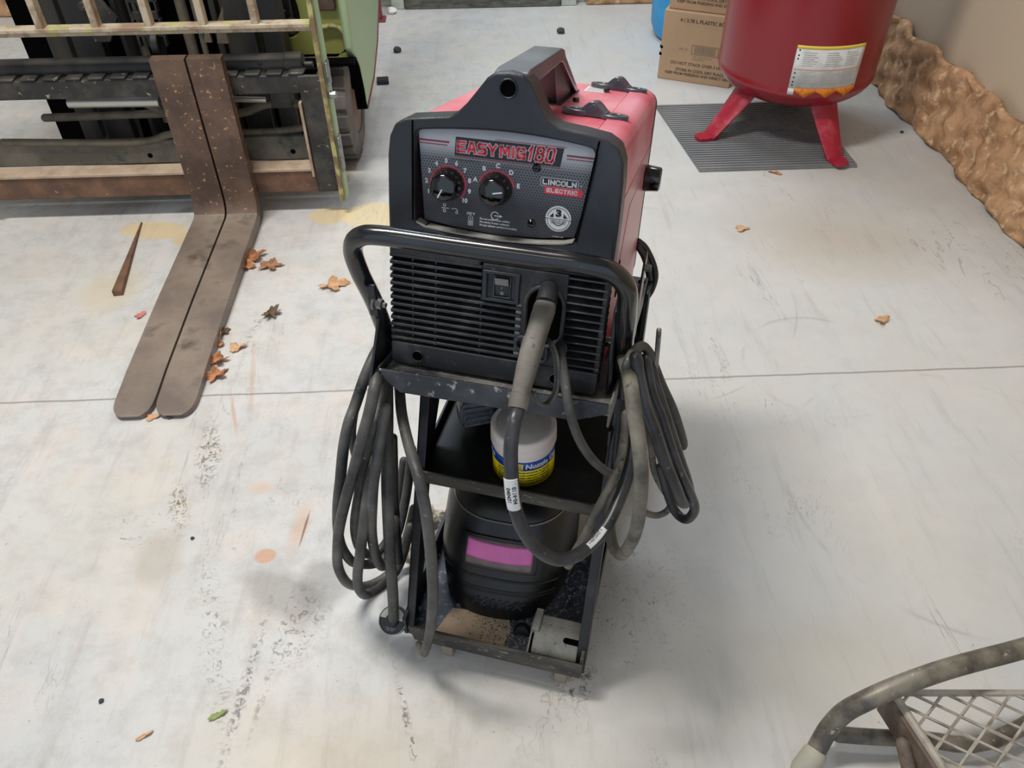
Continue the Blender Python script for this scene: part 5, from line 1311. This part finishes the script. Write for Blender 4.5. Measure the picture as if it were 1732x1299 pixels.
b.add(vs, [(0, 1, 3, 2), (4, 6, 7, 5), (0, 4, 5, 1), (2, 3, 7, 6), (0, 2, 6, 4), (1, 5, 7, 3)]); jpt('tread_edge', b, 'jack_brown', bevel=.002)
b = B(); b.tube([T0+Vector((.0, -.06, -.03)), T0+Vector((.01, -.12, -.08)), T0+Vector((.012, -.15, -.112))], .010, 12, 4); jpt('inner_leg', b, 'jack_brown')

# ================================================================== LITTER ON THE FLOOR
def leaf_mesh(size, seed, lobes=5, curl=.5, asp=.8):
    rnd = random.Random(seed); b = B(); n = lobes*8; vs = [(0, 0, 0)]
    ring = []
    for i in range(n):
        a = 2*pi*i/n; L = .50+.50*abs(cos(lobes*a/2))**1.8+rnd.uniform(-.10, .10)
        if i % 2: L *= .84
        ring.append((a, L))
    for f in (.35, .7, 1.0):
        for a, L in ring:
            r = size*L*f; x, y = r*cos(a), r*sin(a)*asp
            z = size*(curl*(f**2)*(.22+.22*sin(2*a+seed)+.12*sin(5*a+seed*2)))
            vs.append((x, y, z))
    fs = [(0, 1+i, 1+(i+1) % n) for i in range(n)]
    for k in range(2):
        for i in range(n): j = (i+1) % n; fs.append((1+k*n+i, 1+(k+1)*n+i, 1+(k+1)*n+j, 1+k*n+j))
    b.add(vs, fs)
    mz = min(v.co.z for v in b.bm.verts)
    for v in b.bm.verts: v.co.z -= mz-.0008
    return b
LV = [  # x, y, size, material, rot, lobes, curl, label
    (-.622, 1.822, .045, 'leaf', .4, 5, .9, 'curled orange-brown dry leaf beside the right fork, nearest the heel'),
    (-.628, 1.778, .030, 'leaf', 2.2, 3, 1.1, 'small rusty curled leaf touching the right fork edge'),
    (-.567, 1.780, .038, 'leaf_brown', .1, 5, .5, 'flat dull brown leaf right of the curled orange leaf by the fork'),
    (-.388, 1.682, .042, 'leaf_pale', .2, 4, .6, 'pale orange maple leaf alone on the floor left of the cart handle'),
    (-.526, 1.570, .030, 'leaf_dark', .9, 7, .9, 'dark crumbled leaf on bare concrete between fork and cart'),
    (-.638, 1.463, .032, 'leaf', 1.3, 4, 1.0, 'folded orange leaf against the right fork, halfway to the tip'),
    (-.585, 1.447, .026, 'leaf_pale', .3, 3, .6, 'small flat orange leaf just right of the folded one by the fork'),
    (-.620, 1.400, .030, 'leaf', .2, 5, 1.1, 'brown curled leaf near the fork tip, upper of the two'),
    (-.612, 1.352, .034, 'leaf', .8, 5, .7, 'ragged tan leaf beside the fork tip, lower of the two'),
    (-.628, 1.505, .020, 'leaf_dark', .8, 5, .9, 'tiny brown shrivelled leaf at the fork edge'),
    (-.849, 1.583, .018, 'leaf_pink', .8, 3, .5, 'small pinkish leaf fragment left of the forks'),
    (-.718, 1.226, .018, 'leaf_pale', .1, 3, .4, 'tan leaf scrap poking out between the two fork tips'),
    (-.433, .569, .015, 'leaf_green', .5, 2, .5, 'small green leaf on the floor at lower left'),
    (-.537, .542, .015, 'leaf_pale', .6, 2, .5, 'thin orange leaf sliver at the bottom left of the floor'),
    (.719, 1.891, .024, 'leaf_pale', .1, 3, .4, 'small tan leaf on open floor right of the welder'),
    (.902, 2.200, .024, 'leaf', 2.6, 2, .6, 'narrow brown leaf at the front edge of the rubber mat'),
    (.946, 1.463, .022, 'leaf_pale', .3, 3, 1.1, 'crumpled beige leaf on the floor at far right'),
]
for i, (x, y, s_, m_, r_, lb, cu_, lab) in enumerate(LV):
    asp = (.6 if m_ == 'leaf_green' else .35) if lb == 2 else .75
    o = ob('dry_leaf', leaf_mesh(s_, i+3, lb, cu_, asp), m_, loc=(x, y, .0), rot=(0, 0, r_), solid=.0005, sharp=180)
    tag(o, lab, 'leaf', 'dry leaves scattered on the floor')
def pebble(r, seed):
    rnd = random.Random(seed); b = B(); bmesh.ops.create_icosphere(b.bm, subdivisions=2, radius=r)
    for v in b.bm.verts: v.co *= rnd.uniform(.8, 1.15); v.co.z = max(v.co.z*.7, -r*.5)
    for v in b.bm.verts: v.co.z += r*.5
    return b
PB = [(-.681, 1.225, .007, 'dark pebble on the floor below the fork tips'), (-.323, 3.279, .017, 'black lump on the far floor right of the forklift body'), (.352, 3.449, .018, 'dark lump on the far floor beyond the welder handle'),
      (1.40, 2.45, .006, 'tiny dark pebble on the floor right of the tank mat'), (-.555, .905, .0035, 'tiny dark pebble on the stained floor at left'), (-.62, .60, .004, 'tiny dark chip on the floor at lower left')]
for i, (x, y, r, lab) in enumerate(PB):
    tag(ob('pebble', pebble(r, i), 'stone', loc=(x, y, 0), sharp=180), lab, 'pebble', 'dark pebbles on the floor')
b = B(); b.box(-.022, .022, -.022, .022, 0, .014, Matrix.Rotation(.1, 4, 'Z')); b.box(-.018, .018, -.018, .018, .014, .016, Matrix.Rotation(.1, 4, 'Z'))
tag(ob('plastic_block', b, 'blacktrash', loc=(-.358, 2.975, 0), bevel=.003), 'small black plastic block on the floor beside the forklift', 'block')
tag(ob('paper_scrap', pebble(.022, 44), 'paper', loc=(-.375, 3.745, 0), sharp=20), 'crumpled white paper scrap by the back wall', 'paper')
b = B(); b.box(-.02, .02, -.02, .02, 0, 1.2); b.box(-.035, .035, -.035, .035, 0, .008)
tag(ob('steel_post', b, 'redpost', loc=(-.43, 3.66, 0), bevel=.003), 'dull red steel post on the floor behind the forklift', 'post')
# rusty angle bar lying left of the forks
b = B(); b.add([(0, .30, .001), (.004, .30, .001), (.012, -.05, .001), (-.012, -.05, .001), (.002, .30, .006), (.004, .30, .006), (.012, -.05, .016), (-.012, -.05, .016)], [(0, 1, 2, 3), (4, 7, 6, 5), (0, 4, 5, 1), (1, 5, 6, 2), (2, 6, 7, 3), (3, 7, 4, 0)])
tag(ob('steel_bar', b, 'rustbar', loc=(-.935, 1.72, 0), rot=(0, 0, .13), bevel=.001), 'pointed rusty steel bar lying on the floor left of the forks', 'bar')

# ================================================================== LIGHT
def area(name, loc, target, sx, sy, watts, col):
    L = bpy.data.lights.new(name, 'AREA'); L.shape = 'RECTANGLE'; L.size = sx; L.size_y = sy; L.energy = watts; L.color = col
    o = bpy.data.objects.new(name, L); COL.objects.link(o); o.location = loc
    d = Vector(target)-Vector(loc); o.rotation_euler = d.to_track_quat('-Z', 'Y').to_euler(); return o
area('ceiling_light', (-.90, 1.25, 3.05), (-.90, 1.25, 0), 1.0, .30, 104, (1, .965, .925))
area('ceiling_light', (.15, 3.3, 3.05), (.15, 3.3, 0), 1.5, .35, 55, (.78, .88, 1))
area('ceiling_light', (-1.2, -.7, 3.05), (-1.2, -.7, 0), 1.3, .4, 8, (1, .95, .90))
w = bpy.data.worlds.new('World'); S.world = w; w.use_nodes = True
w.node_tree.nodes['Background'].inputs[0].default_value = (.70, .82, 1, 1); w.node_tree.nodes['Background'].inputs[1].default_value = 1.25

# ================================================================== CAMERA
f_px = 1347.0; pitch = radians(42.88); yaw = radians(2.22); roll = radians(-.54)
fw = Vector((sin(yaw)*cos(pitch), cos(yaw)*cos(pitch), -sin(pitch))); rt = Vector((cos(yaw), -sin(yaw), 0)); up = rt.cross(fw)
r2 = rt*cos(roll)+up*sin(roll); u2 = -rt*sin(roll)+up*cos(roll)
cam = bpy.data.cameras.new('Camera'); co = bpy.data.objects.new('Camera', cam); COL.objects.link(co)
cam.sensor_width = 36; cam.sensor_fit = 'HORIZONTAL'; cam.lens = f_px/1732*36; cam.clip_start = .02; cam.clip_end = 50
co.matrix_world = Matrix(((r2.x, u2.x, -fw.x, 0), (r2.y, u2.y, -fw.y, 0), (r2.z, u2.z, -fw.z, 1.2), (0, 0, 0, 1)))
S.camera = co
S.view_settings.view_transform = 'Standard'; S.view_settings.look = 'None'; S.view_settings.gamma = 1; S.view_settings.use_curve_mapping = False
S.view_settings.exposure = -0.36
